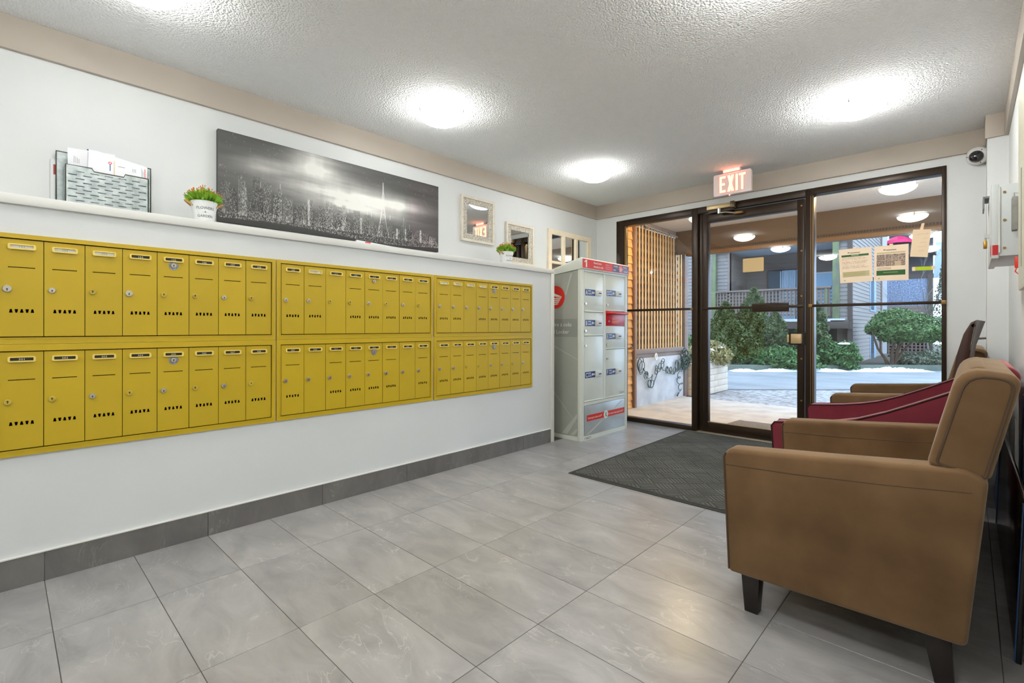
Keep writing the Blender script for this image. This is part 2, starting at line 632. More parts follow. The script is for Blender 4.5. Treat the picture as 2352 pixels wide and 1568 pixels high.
def rrect(a0, a1, b0, b1, r, n=4):
    out = []
    for cx, cy, s in ((a1 - r, b0 + r, -PI / 2), (a1 - r, b1 - r, 0), (a0 + r, b1 - r, PI / 2), (a0 + r, b0 + r, PI)):
        for i in range(n + 1):
            t = s + PI / 2 * i / n
            out.append((cx + r * math.cos(t), cy + r * math.sin(t)))
    return out


def flat(poly, fn, t0=0.0, t1=0.001):
    return MB().prism(poly, fn, t0, t1)


def vgrid(name, img, fn, n=0.0):
    """img: rows x cols x 3 linear colour, row 0 = bottom; fn(u in 0..1, v in 0..1, n)"""
    h, w = img.shape[:2]
    us = np.linspace(0, 1, w + 1); vs_ = np.linspace(0, 1, h + 1)
    verts = [fn(u, v, n) for v in vs_ for u in us]
    idx = np.arange((h + 1) * (w + 1)).reshape(h + 1, w + 1)
    faces = np.stack([idx[:-1, :-1], idx[:-1, 1:], idx[1:, 1:], idx[1:, :-1]], -1).reshape(-1, 4)
    me = bpy.data.meshes.new(name)
    me.from_pydata(verts, [], faces.tolist())
    ca = me.color_attributes.new('Col', 'FLOAT_COLOR', 'CORNER')
    c = np.ones((h * w, 4, 4), dtype=np.float32)
    c[:, :, :3] = img.reshape(-1, 1, 3)
    ca.data.foreach_set('color', c.ravel())
    me.update()
    return me


def lin(a):
    a = np.asarray(a, float)
    return np.where(a <= 0.04045, a / 12.92, ((a + 0.055) / 1.055) ** 2.4)


# ================================================================ room shell
floor = struct('floor', MB().box(-0.43, XW + 0.02, -3.0, 5.02, -0.12, -0.0018), GROUT)
XL = [0.0, 0.5135, 1.1235, 1.7335, 2.3435, 2.9535, XW]
Y0 = 0.127 - 0.305 * 10
tile_cache = {}


def tile(x0, x1, y0, y1):
    w, d = round(x1 - x0, 4), round(y1 - y0, 4)
    if (w, d) not in tile_cache:
        g = 0.0012
        me = MB().box(g, w - g, g, d - g, -0.0075, 0).mesh('tile')
        bevel_mesh(me, 0.0008, 1)
        me.materials.append(TILE)
        tile_cache[(w, d)] = me
    o = bpy.data.objects.new('tile', tile_cache[(w, d)])
    COL.objects.link(o)
    o.location = (x0, y0, 0)
    o.parent = floor


for j in range(0, 30):
    ya, yb = Y0 + j * 0.305, Y0 + (j + 1) * 0.305
    yb = min(yb, 5.0)
    if yb - ya < 0.02:
        continue
    if yb < -1.0:
        continue
    for i in range(6):
        tile(XL[i], XL[i + 1], ya, yb)
    if ya > 3.5:
        tile(-0.42, 0.0, max(ya, 3.605), yb)

ceiling = struct('ceiling', MB().box(XU - 0.05, XW + 0.1, -3.0, 5.1, CEIL, CEIL + 0.1), POP)
# mailbox wall: a thick lower wall whose top is the ledge
wl = MB().box(XU, 0.0, -3.0, 3.60, 0.0, 1.62)
wall_left = struct('wall_left', wl, WALL)
struct('wall_left_upper', MB().box(XU - 0.1, XU, -3.0, 5.1, 0, CEIL), WALL)
struct('trim_1', MB().box(0.0, 0.016, -3.0, 3.605, 1.590, 1.632).box(XU, 0.0, -3.0, 3.605, 1.62, 1.632)
       .box(0.0, 0.016, 3.562, 3.607, 0, 1.590).box(XU + 0.001, 0.0, 3.600, 3.607, 0, 1.62), TRIMW, bev=0.003)
bb = struct_empty('baseboard_left')
for k in range(-6, 7):
    a, b = 0.127 + 0.61 * (k - 1), 0.127 + 0.61 * k
    b = min(b, 3.562)
    if b - a < 0.05:
        continue
    obj('skirting_tile', MB().box(0.0, 0.011, a + 0.001, b - 0.001, 0.0, 0.124), BTILE, bb, bev=0.0008, seg=1)
obj('edge_strip', MB().box(0.0, 0.0135, -3.0, 3.562, 0.124, 0.129), TRIMW, bb)
struct('trim_2', MB().box(XU, XU + 0.022, -3.0, 5.0, BAND, CEIL), TAUPE, bev=0.002)
# back wall round the storefront opening
FX0, FX1, FZ1 = -0.149, 2.748, 2.330
struct('wall_back', MB().box(XU, FX0, 5.0, 5.12, 0, CEIL).box(FX0, FX1, 5.0, 5.12, FZ1, CEIL).box(FX1, XW + 0.1, 5.0, 5.12, 0, CEIL), WALL)
struct('trim_3', MB().box(XU + 0.022, 2.96, 4.97, 5.0, BAND, CEIL), TAUPE, bev=0.002)
struct('wall_column', MB().box(2.965, XW, 4.70, 5.0, 0, CEIL), WALL)
struct('trim_4', MB().box(2.955, XW - 0.02, 4.68, 4.70, BAND, CEIL).box(2.955, 2.965, 4.70, 4.97, BAND, CEIL), TAUPE, bev=0.002)
struct('wall_right', MB().box(XW, XW + 0.1, -3.0, 5.12, 0, CEIL), WALL)
struct('trim_5', MB().box(XW - 0.02, XW, -3.0, 4.70, BAND, CEIL), TAUPE, bev=0.002)
struct('wall_front', MB().box(XU, XW + 0.1, -3.1, -3.0, 0, CEIL), WALL)
bbr = struct_empty('baseboard_right')
for k in range(-2, 7):
    a, b = 0.127 + 0.61 * (k - 1), min(0.127 + 0.61 * k, 4.70)
    if b > a + 0.05:
        obj('skirting_tile', MB().box(XW - 0.011, XW, a + 0.001, b - 0.001, 0, 0.124), BTILE, bbr, bev=0.0008, seg=1)

# ---------------------------------------------------------------- storefront
YF0, YF1 = 4.985, 5.085      # frame depth
YG = 5.03                    # glass plane


def frame_piece(nm, x0, x1, z0, z1, par, m=BRONZE, y0=YF0, y1=YF1, bev=0.003):
    return obj(nm, MB().box(x0, x1, y0, y1, z0, z1), m, par, bev=bev)


w1 = struct_empty('window_1', (0.3, 5.03, 0))
frame_piece('jamb', FX0, -0.052, 0, FZ1, w1)
obj('jamb_bead', MB().box(-0.052, -0.028, YF0 + 0.02, YF0 + 0.032, 0.05, 2.262), BRONZL, w1)
frame_piece('mullion', 0.757, 0.820, 0, FZ1, w1)
frame_piece('head', -0.052, 0.757, 2.263, FZ1, w1)
frame_piece('sill', -0.052, 0.757, 0, 0.047, w1)
obj('glass_pane', MB().box(-0.052, 0.757, YG, YG + 0.006, 0.047, 2.263), GLASS, w1)
obj('middle_rail', MB().box(-0.052, 0.770, YF0 - 0.012, YF0 + 0.012, 1.266, 1.290), BRONZE, w1, bev=0.002)
obj('rail_bracket', MB().box(0.745, 0.772, YF0 - 0.016, YF0 + 0.0, 1.262, 1.292), BRONZL, w1, bev=0.003)

d1 = struct_empty('door_1', (1.3, 5.03, 0))
frame_piece('head', 0.820, 1.800, 2.263, FZ1, d1)
frame_piece('stile', 0.865, 0.921, 0.012, 2.250, d1, y0=YF0 + 0.012, y1=YF1 - 0.02)
frame_piece('stile', 1.733, 1.789, 0.012, 2.250, d1, y0=YF0 + 0.012, y1=YF1 - 0.02)
frame_piece('top_rail', 0.921, 1.733, 2.162, 2.250, d1, y0=YF0 + 0.012, y1=YF1 - 0.02)
frame_piece('bottom_rail', 0.921, 1.733, 0.012, 0.108, d1, y0=YF0 + 0.012, y1=YF1 - 0.02)
obj('glazing_bead', MB().box(0.921, 1.733, YF0 + 0.006, YF0 + 0.024, 0.108, 0.118), BRONZL, d1, bev=0.002)
frame_piece('jamb', 0.820, 0.858, 0, 2.263, d1, y0=YF0 + 0.03)
obj('threshold', MB().box(0.820, 1.867, YF0 - 0.03, YF1, -0.001, 0.010), mat('aluminium_threshold', S(196, 188, 168), 0.4, metal=0.6), d1, bev=0.002)
obj('glass_pane', MB().box(0.921, 1.733, YG, YG + 0.006, 0.112, 2.162), GLASS, d1)
obj('middle_rail', MB().box(0.872, 1.780, YF0 - 0.002, YF0 + 0.016, 1.266, 1.290), BRONZE, d1, bev=0.002)
ppl = obj('push_plate', MB().box(1.356, 1.674, YF0 - 0.022, YF0 - 0.004, 1.232, 1.314), BRONZE, d1, bev=0.004)
for i in range(3):
    obj('ridge', MB().box(1.36, 1.67, YF0 - 0.0245, YF0 - 0.0215, 1.248 + i * 0.022, 1.254 + i * 0.022), BRONZE, ppl)
lk = obj('lock_case', MB().box(1.690, 1.778, YF0 - 0.032, YF0 + 0.012, 0.938, 1.026), mat('lock_brass', S(206, 178, 132), 0.35, metal=0.3), d1, bev=0.006)
obj('lock_lever', MB().box(1.660, 1.676, YF0 - 0.03, YF0 + 0.0, 0.948, 1.018), MATS['lock_brass'], lk, bev=0.004)
obj('lock_plate', MB().box(1.664, 1.800, YF0 + 0.000, YF0 + 0.014, 0.925, 1.040), BLACKG, lk)
for z in (2.19, 1.78, 1.37, 0.80, 0.42):
    obj('screw', MB().cyl((1.768, YF0 + 0.012, z), (1.768, YF0 + 0.006, z), 0.008, 10), BRONZL, d1)
cl = obj('closer_body', MB().box(0.935, 1.165, 4.925, 4.975, 2.272, 2.316), mat('closer_aluminium', S(200, 176, 134), 0.35, metal=0.5), d1, bev=0.004)
obj('closer_end', MB().box(1.165, 1.205, 4.922, 4.978, 2.262, 2.326), mat('closer_end_metal', S(112, 96, 72), 0.4, metal=0.6), cl, bev=0.004)
obj('closer_base', MB().box(0.945, 1.19, 4.955, YF0, 2.245, 2.274), BRONZE, cl)
obj('closer_pivot', MB().cyl((1.055, 4.945, 2.272), (1.055, 4.945, 2.225), 0.019, 14), CHROME, cl)
obj('closer_arm', MB().tube([(1.055, 4.945, 2.232), (1.12, 4.935, 2.228), (1.20, 4.945, 2.210)], 0.009, 8), CHROME, cl, sm=True)
obj('closer_shoe', MB().box(1.19, 1.275, 4.945, 4.997, 2.198, 2.222), BRONZL, cl, bev=0.004)

w2 = struct_empty('window_2', (2.3, 5.03, 0))
frame_piece('mullion', 1.800, 1.867, 0, FZ1, w2)
obj('mullion_bead', MB().box(1.842, 1.846, YF0 - 0.003, YF0, 0.0, 2.262).box(1.857, 1.863, YF0 - 0.003, YF0, 0.0, 2.262), BRONZL, w2)  # pale strips stand in for highlights along the mullion
frame_piece('jamb', 2.720, FX1, 0, FZ1, w2)
frame_piece('head', 1.867, 2.720, 2.272, FZ1, w2)
frame_piece('sill', 1.867, 2.720, 0, 0.047, w2)
obj('glass_pane', MB().box(1.867, 2.720, YG, YG + 0.006, 0.047, 2.272), GLASS, w2)
obj('middle_rail', MB().box(1.845, 2.735, YF0 - 0.012, YF0 + 0.012, 1.266, 1.290), BRONZE, w2, bev=0.002)
for x in (1.828, 2.718):
    obj('rail_bracket', MB().box(x, x + 0.03, YF0 - 0.016, YF0, 1.262, 1.294), BRONZL, w2, bev=0.003)


# ================================================================ ceiling lights
def make_lamp(name, label, loc, m_dish, group):
    t = thing(name, label, 'ceiling light', loc, 0, group)
    R_ = 0.158
    prof = []
    for i in range(13):
        a = i / 12.0
        r = R_ * math.sin(a * PI / 2)
        z = -0.114 + 0.074 * (1 - math.cos(a * PI / 2)) ** 0.9
        prof.append((max(r, 0.0008), z))
    inner = [(max(r - 0.004, 0.0006), z + 0.004) for r, z in prof[::-1]]
    obj('glass_dish', MB().lathe(prof + inner, n=40), m_dish, t, sm=True, local=True)
    for sg_ in (-1, 1):
        if True:
            obj('bulb', MB().lathe([(0.0005, -0.030), (0.012, -0.027), (0.017, -0.015), (0.017, 0.015), (0.012, 0.027), (0.0005, 0.030)], (0.0, 0.055 * sg_, -0.040), 14, 'x'), BULBW if m_dish is DISHW else BULB, t, sm=True, local=True)
    obj('rim', MB().lathe([(R_ - 0.001, -0.041), (R_ + 0.003, -0.040), (R_ + 0.003, -0.037), (R_ - 0.001, -0.036), (R_ - 0.001, -0.041)], n=40), CHROME, t, sm=True, local=True)
    obj('mount_plate', MB().lathe([(0.0005, -0.012), (0.143, -0.012), (0.146, -0.010), (0.146, 0.0), (0.0005, 0.0)], n=28), PLASTW, t, sm=True, local=True)
    for k in range(3):
        a = 0.4 + k * 2 * PI / 3
        cx, cy = (R_ + 0.004) * math.cos(a), (R_ + 0.004) * math.sin(a)
        cx0, cy0 = 0.140 * math.cos(a), 0.140 * math.sin(a)
        obj('clip', MB().tube([(cx0, cy0, -0.012), (cx * 0.95, cy * 0.95, -0.014), (cx, cy, -0.026), (cx, cy, -0.050), (cx * 0.95, cy * 0.95, -0.057)], 0.006, 8), CHROME, t, sm=True, local=True)
    return t


DISH = mat_emit('lit_frosted_glass', (1.0, 0.985, 0.955, 1), LAMP_E)
BULB = mat_emit('lamp_bulb', (1.0, 0.985, 0.955, 1), 80.0)
DISHL = mat_emit('lit_frosted_glass_left', (1.0, 0.985, 0.955, 1), LAMP_E * 0.46)
BULBW = mat_emit('porch_bulb', (1.0, 0.70, 0.36, 1), 700.0)
DISHW = mat_emit('lit_frosted_glass_warm', (1.0, 0.70, 0.36, 1), PORCH_E)
lamp = make_lamp('ceiling_light', 'round frosted glass ceiling light above the city painting', (0.30, 2.03, CEIL), DISHL, 'lobby ceiling lights')
dup(lamp, (0.40, 0.40, CEIL), 0.7, 'round frosted glass ceiling light above the metal letter rack')
dup(lamp, (0.34, 3.80, CEIL), 2.0, 'round frosted glass ceiling light in the corner above the parcel locker')
lamp_r = make_lamp('ceiling_light', 'round frosted glass ceiling light in front of the dome camera', (2.347, 3.80, CEIL), DISH, 'lobby ceiling lights')
dup(lamp_r, (2.347, 2.05, CEIL), 1.0, 'round frosted glass ceiling light above the nearest tan armchair')
dup(lamp_r, (2.347, 0.30, CEIL), 1.5, 'added fill light of round frosted glass out of view, reflected small in the storefront glass')  # extra lamp added out of view for fill light
dup(lamp_r, (0.8, -1.4, CEIL), 1.5, 'round frosted glass ceiling light at the inner end of the lobby, mailbox side')  # unseen lamp added at this end to fill the lobby with light
dup(lamp_r, (2.347, -1.4, CEIL), 1.5, 'round frosted glass ceiling light at the inner end of the lobby, chair side')  # likewise added for fill, never in view

# ---------------------------------------------------------------- exit sign
ex = thing('exit_sign', 'white exit sign with glowing letters hanging from the ceiling above the door', 'exit sign', (1.28, 4.66, CEIL))
obj('canopy', MB().box(1.205, 1.355, 4.63, 4.69, CEIL - 0.028, CEIL), PLASTW, ex, bev=0.004)
gl_red = mat_emit('red_led_glow', (1.0, 0.10, 0.07, 1), 7.0)
obj('light_strip', MB().box(1.21, 1.35, 4.618, 4.63, CEIL - 0.030, CEIL - 0.010), gl_red, ex)
sg = plate('sign_plate', rrect(1.113, 1.447, 2.318, 2.520, 0.014), [], 0.034, on_back(4.66))
obj('sign_plate', sg, mat('exit_plate', S(236, 222, 218), 0.4), ex)
fb = on_back(4.642)
EM = mat_emit('exit_letter_glow', (1.0, 0.60, 0.26, 1), 1.9)
ERD = mat_emit('exit_letter_red', (1.0, 0.30, 0.26, 1), 0.8)


def stroke(segs, w):
    mb = MB()
    return mb


def letter_rects(l, u0, w, v0, h, s):
    if l == 'E':
        return [rect(u0, u0 + s, v0, v0 + h), rect(u0, u0 + w, v0, v0 + s), rect(u0, u0 + w * .88, v0 + h / 2 - s / 2, v0 + h / 2 + s / 2), rect(u0, u0 + w, v0 + h - s, v0 + h)]
    if l == 'X':
        return [[(u0, v0), (u0 + s * 1.25, v0), (u0 + w, v0 + h), (u0 + w - s * 1.25, v0 + h)],
                [(u0 + w - s * 1.25, v0), (u0 + w, v0), (u0 + s * 1.25, v0 + h), (u0, v0 + h)]]
    if l == 'I':
        return [rect(u0, u0 + s, v0, v0 + h)]
    return [rect(u0 + w / 2 - s / 2, u0 + w / 2 + s / 2, v0, v0 + h), rect(u0, u0 + w, v0 + h - s, v0 + h)]


for l, u0, w in (('E', 1.170, 0.054), ('X', 1.240, 0.060), ('I', 1.314, 0.020), ('T', 1.342, 0.058)):
    mb = MB(); mr = MB()
    for i, p in enumerate(letter_rects(l, u0, w, 2.345, 0.150, 0.0195)):
        mb.prism(p, fb, 0.002 + i * 0.0001, 0.003 + i * 0.0001)
    for i, p in enumerate(letter_rects(l, u0 - 0.006, w + 0.012, 2.339, 0.162, 0.030)):
        mr.prism(p, fb, 0.0002 + i * 0.0001, 0.0012 + i * 0.0001)
    obj('letter', mb, EM, ex)
    obj('letter_halo', mr, ERD, ex)
obj('indicator', MB().cyl((1.255, 4.655, 2.318), (1.255, 4.655, 2.312), 0.006, 10), gl_red, ex)

# ---------------------------------------------------------------- dome camera
dc = thing('dome_camera', 'white dome security camera with smoked lens on the back wall', 'camera', (2.915, 4.93, 2.352))
ax = Vector((-0.25, -0.86, -0.30)).normalized()
base = Vector((2.921, 4.955, 2.352))


def disc_lathe(prof, c, axis, n=28):
    mb = MB().lathe(prof, n=n)
    q = Vector((0, 0, 1)).rotation_difference(axis)
    mb.v = [tuple(Vector(c) + q @ Vector(p)) for p in mb.v]
    return mb


obj('housing', disc_lathe([(0.0005, -0.03), (0.058, -0.03), (0.066, -0.02), (0.066, 0.012), (0.056, 0.028), (0.042, 0.034), (0.0005, 0.034)], base, ax), PLASTW, dc, sm=True)
obj('dome', disc_lathe([(0.042, 0.034), (0.040, 0.046), (0.032, 0.060), (0.018, 0.069), (0.0005, 0.072)], base, ax), DOME, dc, sm=True)
obj('wall_bracket', MB().cyl(base + ax * -0.02, (2.945, 4.999, 2.36), 0.035, 16), PLASTW, dc, sm=True)
for k in range(3):
    a = 0.6 + k * 2.1
    q = Vector((0, 0, 1)).rotation_difference(ax)
    p = base + q @ Vector((0.052 * math.cos(a), 0.052 * math.sin(a), 0.030))
    obj('screw', MB().cyl(p, p + ax * 0.003, 0.0035, 8), INKK, dc)

# ================================================================ mailboxes
ZT = {0: (1.041, 1.446), 1: (0.574, 0.979)}
DW, DH = 0.132, 0.405
UNIT_Y = [-0.008, 1.102, 2.217]      # first door edge of each unit
door_cache = {}


def trap(u, v, up, wb=0.0108, wt=0.0055, h=0.0150):
    if up:
        return [(u - wb / 2, v), (u + wb / 2, v), (u + wt / 2, v + h), (u - wt / 2, v + h)]
    return [(u - wt / 2, v), (u + wt / 2, v), (u + wb / 2, v + h), (u - wb / 2, v + h)]


def door_mesh(blank):
    if blank not in door_cache:
        holes = []
        if not blank:
            holes.append(rect(0.026, 0.106, DH - 0.1185, DH - 0.1150))
            for i in range(5):
                holes.append(trap(0.0345 + i * 0.0158, DH - 0.305, i % 2 == 0))
        me = plate('door', rect(0.0012, DW - 0.0012, 0.0012, DH - 0.0012), holes, 0.0022, on_left(0.0))
        me.materials.append(YEL)
        door_cache[blank] = me
    return door_cache[blank]


hol = plate('name_holder', rrect(0.025, 0.108, DH - 0.043, DH - 0.020, 0.006), [rrect(0.032, 0.101, DH - 0.0375, DH - 0.0245, 0.002)], 0.009, on_left(0.0055))
hol.materials.append(YELH)
cardm = flat(rect(0.031, 0.102, DH - 0.041, DH - 0.023), on_left(0.0012), 0, 0.0012).mesh('name_card')
cardm_d = cardm.copy(); cardm_d.materials.append(CARDD)
cardm_w = cardm.copy(); cardm_w.materials.append(CARDW)


def lock_mesh(m, r):
    mb = MB().lathe([(r, 0.0), (r, 0.005), (r * 0.86, 0.008), (r * 0.60, 0.0082), (r * 0.58, 0.0066), (0.0003, 0.0066)], (0, 0, 0), 20, 'x')
    me = mb.mesh('lock'); smooth(me, 30); me.materials.append(m)
    return me


LK = {'s': lock_mesh(SILV, 0.0125), 'S': lock_mesh(SILV, 0.0150), 'y': lock_mesh(YLOCK, 0.0122)}
keyh = MB().box(0.0067, 0.0074, -0.0013, 0.0013, -0.0070, 0.0005).lathe([(0.0028, 0.0068), (0.0028, 0.0075), (0.0002, 0.0075)], (0, 0, 0.001), 10, 'x').mesh('keyhole')
keyh.materials.append(INKK)
patchm = plate('bare_patch', [(0.021 * (1 + 0.10 * math.sin(3 * t + 1) + 0.07 * math.sin(7 * t)) * math.cos(t), 0.021 * (1 + 0.10 * math.sin(4 * t)) * math.sin(t)) for t in [i * 2 * PI / 22 for i in range(22)]], [], 0.0006, on_left(0.0003))
patchm.materials.append(PATCH)
LOCKS = {(0, 0): 'SsySyysy', (0, 1): 'yysysysy', (1, 0): 'ssyysysy', (1, 1): 'ssssssss', (2, 0): 'ssssssss', (2, 1): 'ssyyssys'}
BLANK = {(1, 0): [2], (1, 1): [1, 6], (2, 0): [2]}
WHITEC = {(0, 0): [0, 1, 2], (1, 0): [1], (2, 0): [0, 1, 2, 3]}
FIRST = {(0, 0): 101, (0, 1): 301, (1, 0): 109, (1, 1): 309, (2, 0): 117, (2, 1): 317}
ULAB = {(0, 0): 'upper mustard metal mailbox unit numbered 101 to 108 under the letter rack',
        (0, 1): 'lower mustard metal mailbox unit numbered 301 to 308 under unit 101 to 108',
        (1, 0): 'upper mustard metal mailbox unit under the city painting, one door without slots',
        (1, 1): 'lower mustard metal mailbox unit in the middle, two doors without slots',
        (2, 0): 'upper mustard metal mailbox unit closest to the parcel locker',
        (2, 1): 'lower mustard metal mailbox unit closest to the parcel locker, scratched end door'}


def place(name, me, parent, loc):
    o = bpy.data.objects.new(name, me)
    COL.objects.link(o)
    o.parent = parent
    o.location = loc
    return o


for ui in range(3):
    for row in range(2):
        ya = UNIT_Y[ui]; yb = ya + 8 * DW
        z0, z1 = ZT[row]
        t = thing('mailbox_unit', ULAB[(ui, row)], 'mailbox', (0.0, ya, z0), 0, 'wall mailbox units')
        oz0, oz1 = (1.0105, 1.468) if row == 0 else (0.546, 1.0095)
        oya, oyb = ya - 0.0245, yb + 0.0225
        fr = plate('frame', rect(oya - ya, oyb - ya, oz0 - z0, oz1 - z0), [rect(-0.003, 8 * DW + 0.003, -0.003, DH + 0.003)], 0.012, on_left(0.006))
        fr.materials.append(YELF)
        place('frame', fr, t, (0, 0, 0))
        lip = plate('frame_lip', rect(-0.007, 8 * DW + 0.007, -0.007, DH + 0.007), [rect(-0.003, 8 * DW + 0.003, -0.003, DH + 0.003)], 0.003, on_left(0.0130))
        lip.materials.append(YELF)
        place('frame_lip', lip, t, (0, 0, 0))
        bk = MB().box(0.0004, 0.0014, -0.003, 8 * DW + 0.003, -0.003, DH + 0.003).mesh('back')  # dark sheet in place of the shaded box interiors
        bk.materials.append(DARK)
        place('back', bk, t, (0, 0, 0))
        for i in range(8):
            blank = i in BLANK.get((ui, row), [])
            proud = 0.0085 + random.uniform(-0.0008, 0.0012)
            d = place('door', door_mesh(blank), t, (proud, i * DW, 0))
            place('name_holder', hol, d, (0, 0, 0))
            white = i in WHITEC.get((ui, row), [])
            place('name_card', cardm_w if white else cardm_d, d, (0, 0, 0))
            tm = text_mesh(str(FIRST[(ui, row)] + i), 0.0115, on_left(0.0026), 0.0665, DH - 0.0355, 'CENTER', 0.0004, sx=1.25)
            tm.materials.append(INKG if white else INKW)
            place('number', tm, d, (0, 0, 0))
            k = LOCKS[(ui, row)][i]
            lz = DH - 0.207
            lo = place('lock', LK[k], d, (0.0011, 0.0255 if k != 'S' else 0.0235, lz))
            place('keyhole', keyh, d, (0.0011, 0.0255 if k != 'S' else 0.0235, lz + (0.003 if k == 'y' else -0.002)))
            if i == 4:
                if not (ui == 1 and row == 0):
                    place('bare_patch', patchm, d, (0.0011, 0.066, DH - 0.062))
                place('master_lock', LK['s'], d, (0.0016, 0.066, DH - 0.060))
                place('keyhole', keyh, d, (0.0016, 0.066, DH - 0.060))

# ================================================================ things on the ledge
LZ = 1.632


# painting
def painting():
    w, h = 520, 172
    X, Y = np.meshgrid((np.arange(w) + .5) / w, (np.arange(h) + .5) / h)
    r = np.random.default_rng(5)

    def fbm(sx, sy, octs=5):
        out = np.zeros((h, w)); amp = 1; tot = 0
        for o in range(octs):
            nx, ny = max(2, int(sx * 2 ** o)) + 2, max(2, int(sy * 2 ** o)) + 2
            g = r.random((ny, nx))
            xi = X * (nx - 2); yi = Y * (ny - 2)
            x0 = xi.astype(int); y0 = yi.astype(int); fx = xi - x0; fy = yi - y0
            fx = fx * fx * (3 - 2 * fx); fy = fy * fy * (3 - 2 * fy)
            v = (g[y0, x0] * (1 - fx) + g[y0, x0 + 1] * fx) * (1 - fy) + (g[y0 + 1, x0] * (1 - fx) + g[y0 + 1, x0 + 1] * fx) * fy
            out += v * amp; tot += amp; amp *= 0.55
        return out / tot
    base = 0.33 + 0.03 * (1 - X)
    glow = np.exp(-(((X - 0.50) / 0.25) ** 2 + ((Y - 0.52 + 0.10 * (X - 0.5)) / 0.21) ** 2))
    glow += 0.75 * np.exp(-(((X - 0.36) / 0.10) ** 2 + ((Y - 0.86) / 0.22) ** 2))
    glow += 0.55 * np.exp(-(((X - 0.78) / 0.12) ** 2 + ((Y - 0.60) / 0.10) ** 2))
    glow += 0.45 * np.exp(-(((X - 0.17) / 0.10) ** 2 + ((Y - 0.70) / 0.10) ** 2))
    st = fbm(3, 9); st2 = fbm(26, 2)
    img = base + 0.80 * np.clip(glow, 0, 1.1) * (0.45 + 0.85 * st) * (0.80 + 0.40 * st2) + 0.16 * (st - 0.5)
    img = np.where(Y < 0.40, img * (0.62 + 0.38 * np.clip(Y / 0.40, 0, 1)), img)
    # stars
    for _ in range(110):
        x, y = r.integers(0, w), r.integers(int(h * .5), h)
        img[y, x] = 0.75
    # towers
    xs = 0.01
    while xs < 0.985:
        bw = r.uniform(0.012, 0.034)
        tall = 0.26 + 0.20 * r.random() + 0.12 * math.exp(-((xs - 0.12) / 0.12) ** 2)
        if xs > 0.55:
            tall *= 0.80
        i0, i1 = int(xs * w), min(w, int((xs + bw) * w))
        j1 = int(tall * h); j0 = int(0.10 * h)
        tone = r.uniform(-0.10, 0.20)
        img[j0:j1, i0:i1] = img[j0:j1, i0:i1] * 0.80 + tone * 0.4
        dens = r.uniform(0.18, 0.50)
        mask = (r.random((j1 - j0, max(1, i1 - i0))) < dens * (0.35 + 0.65 * np.linspace(1, 0.5, j1 - j0))[:, None])
        reg = img[j0:j1, i0:i1]
        reg[mask] = np.maximum(reg[mask], r.uniform(0.52, 0.85))
        if r.random() < 0.07:
            img[j0:j1, i0:i0 + max(2, (i1 - i0) // 2)] += 0.25
        if r.random() < 0.3:
            c = (i0 + i1) // 2
            img[j1:min(h, j1 + int(h * 0.07)), c:c + 1] += 0.25
        xs += bw * r.uniform(0.7, 1.25)
    # lattice tower
    for j in range(int(0.10 * h), int(0.86 * h)):
        f = (j / h - 0.10) / 0.76
        half = 0.030 * (1 - f) ** 2.6 + 0.0022
        for sgn in (-1, 1):
            c = int((0.678 + sgn * half) * w)
            img[j, c:c + 2] += 0.26
        if f < 0.7:
            a, b = int((0.678 - half) * w), int((0.678 + half) * w)
            m = r.random(b - a) < 0.35
            img[j, a:b][m] += 0.16
    # shore lights
    for _ in range(1900):
        x = r.random(); y = 0.045 + 0.10 * r.random() ** 1.5 + 0.03 * math.sin(7 * x)
        img[int(max(0, y) * h), int(x * w)] = r.uniform(0.55, 0.95)
    img[:int(0.05 * h)] *= 0.9
    k_ = np.array([0.25, 0.5, 0.25])
    img = 0.68 * img + 0.32 * np.apply_along_axis(lambda c: np.convolve(c, np.ones(5) / 5, 'same'), 0, img)
    img = np.clip(img, 0.12, 0.93)
    rgb = np.stack([img * 0.985, img * 0.985, img * 0.96], -1)
    rgb[:, int(w * .82):, 0] *= 1.03
    rgb[:, int(w * .82):, 1] *= 0.98
    return lin(rgb)


pt = thing('city_painting', 'wide black and white canvas painting of a city skyline at night', 'painting', (XU, 1.715, 1.716))
PY0, PY1, PZ0, PZ1 = 0.890, 2.545, 1.718, 2.272
obj('canvas', MB().box(XU + 0.004, XU + 0.036, PY0, PY1, PZ0, PZ1), mat('canvas_edge', S(82, 80, 80), 0.7), pt, bev=0.002)
obj('painted_face', vgrid('painted_face', painting(), lambda u, v, n: (XU + 0.0364, PY0 + (PY1 - PY0) * u, PZ0 + (PZ1 - PZ0) * v)), mat_vcol('canvas_paint', 0.55), pt)
obj('nail', MB().cyl((XU + 0.036, PY0 + 0.012, 2.055), (XU + 0.040, PY0 + 0.012, 2.055), 0.005, 8), CHROME, pt)

fl_ = thing('flyer', 'small folded paper flyer lying on the ledge under the city painting', 'flyer', (-0.03, 1.68, LZ))
obj('sheet', MB().add([(-0.10, 1.60, LZ + 0.001), (-0.004, 1.58, LZ + 0.001), (-0.004, 1.86, LZ + 0.001), (-0.10, 1.86, LZ + 0.001),
                       (-0.10, 1.60, LZ + 0.012), (-0.004, 1.58, LZ + 0.016), (-0.004, 1.86, LZ + 0.004), (-0.10, 1.86, LZ + 0.004)],
                      [(0, 3, 2, 1), (4, 5, 6, 7), (0, 1, 5, 4), (1, 2, 6, 5), (2, 3, 7, 6), (3, 0, 4, 7)]), PAPER, fl_)
obj('red_print', MB().box(-0.0038, -0.0034, 1.64, 1.68, LZ + 0.004, LZ + 0.011), REDV, fl_)


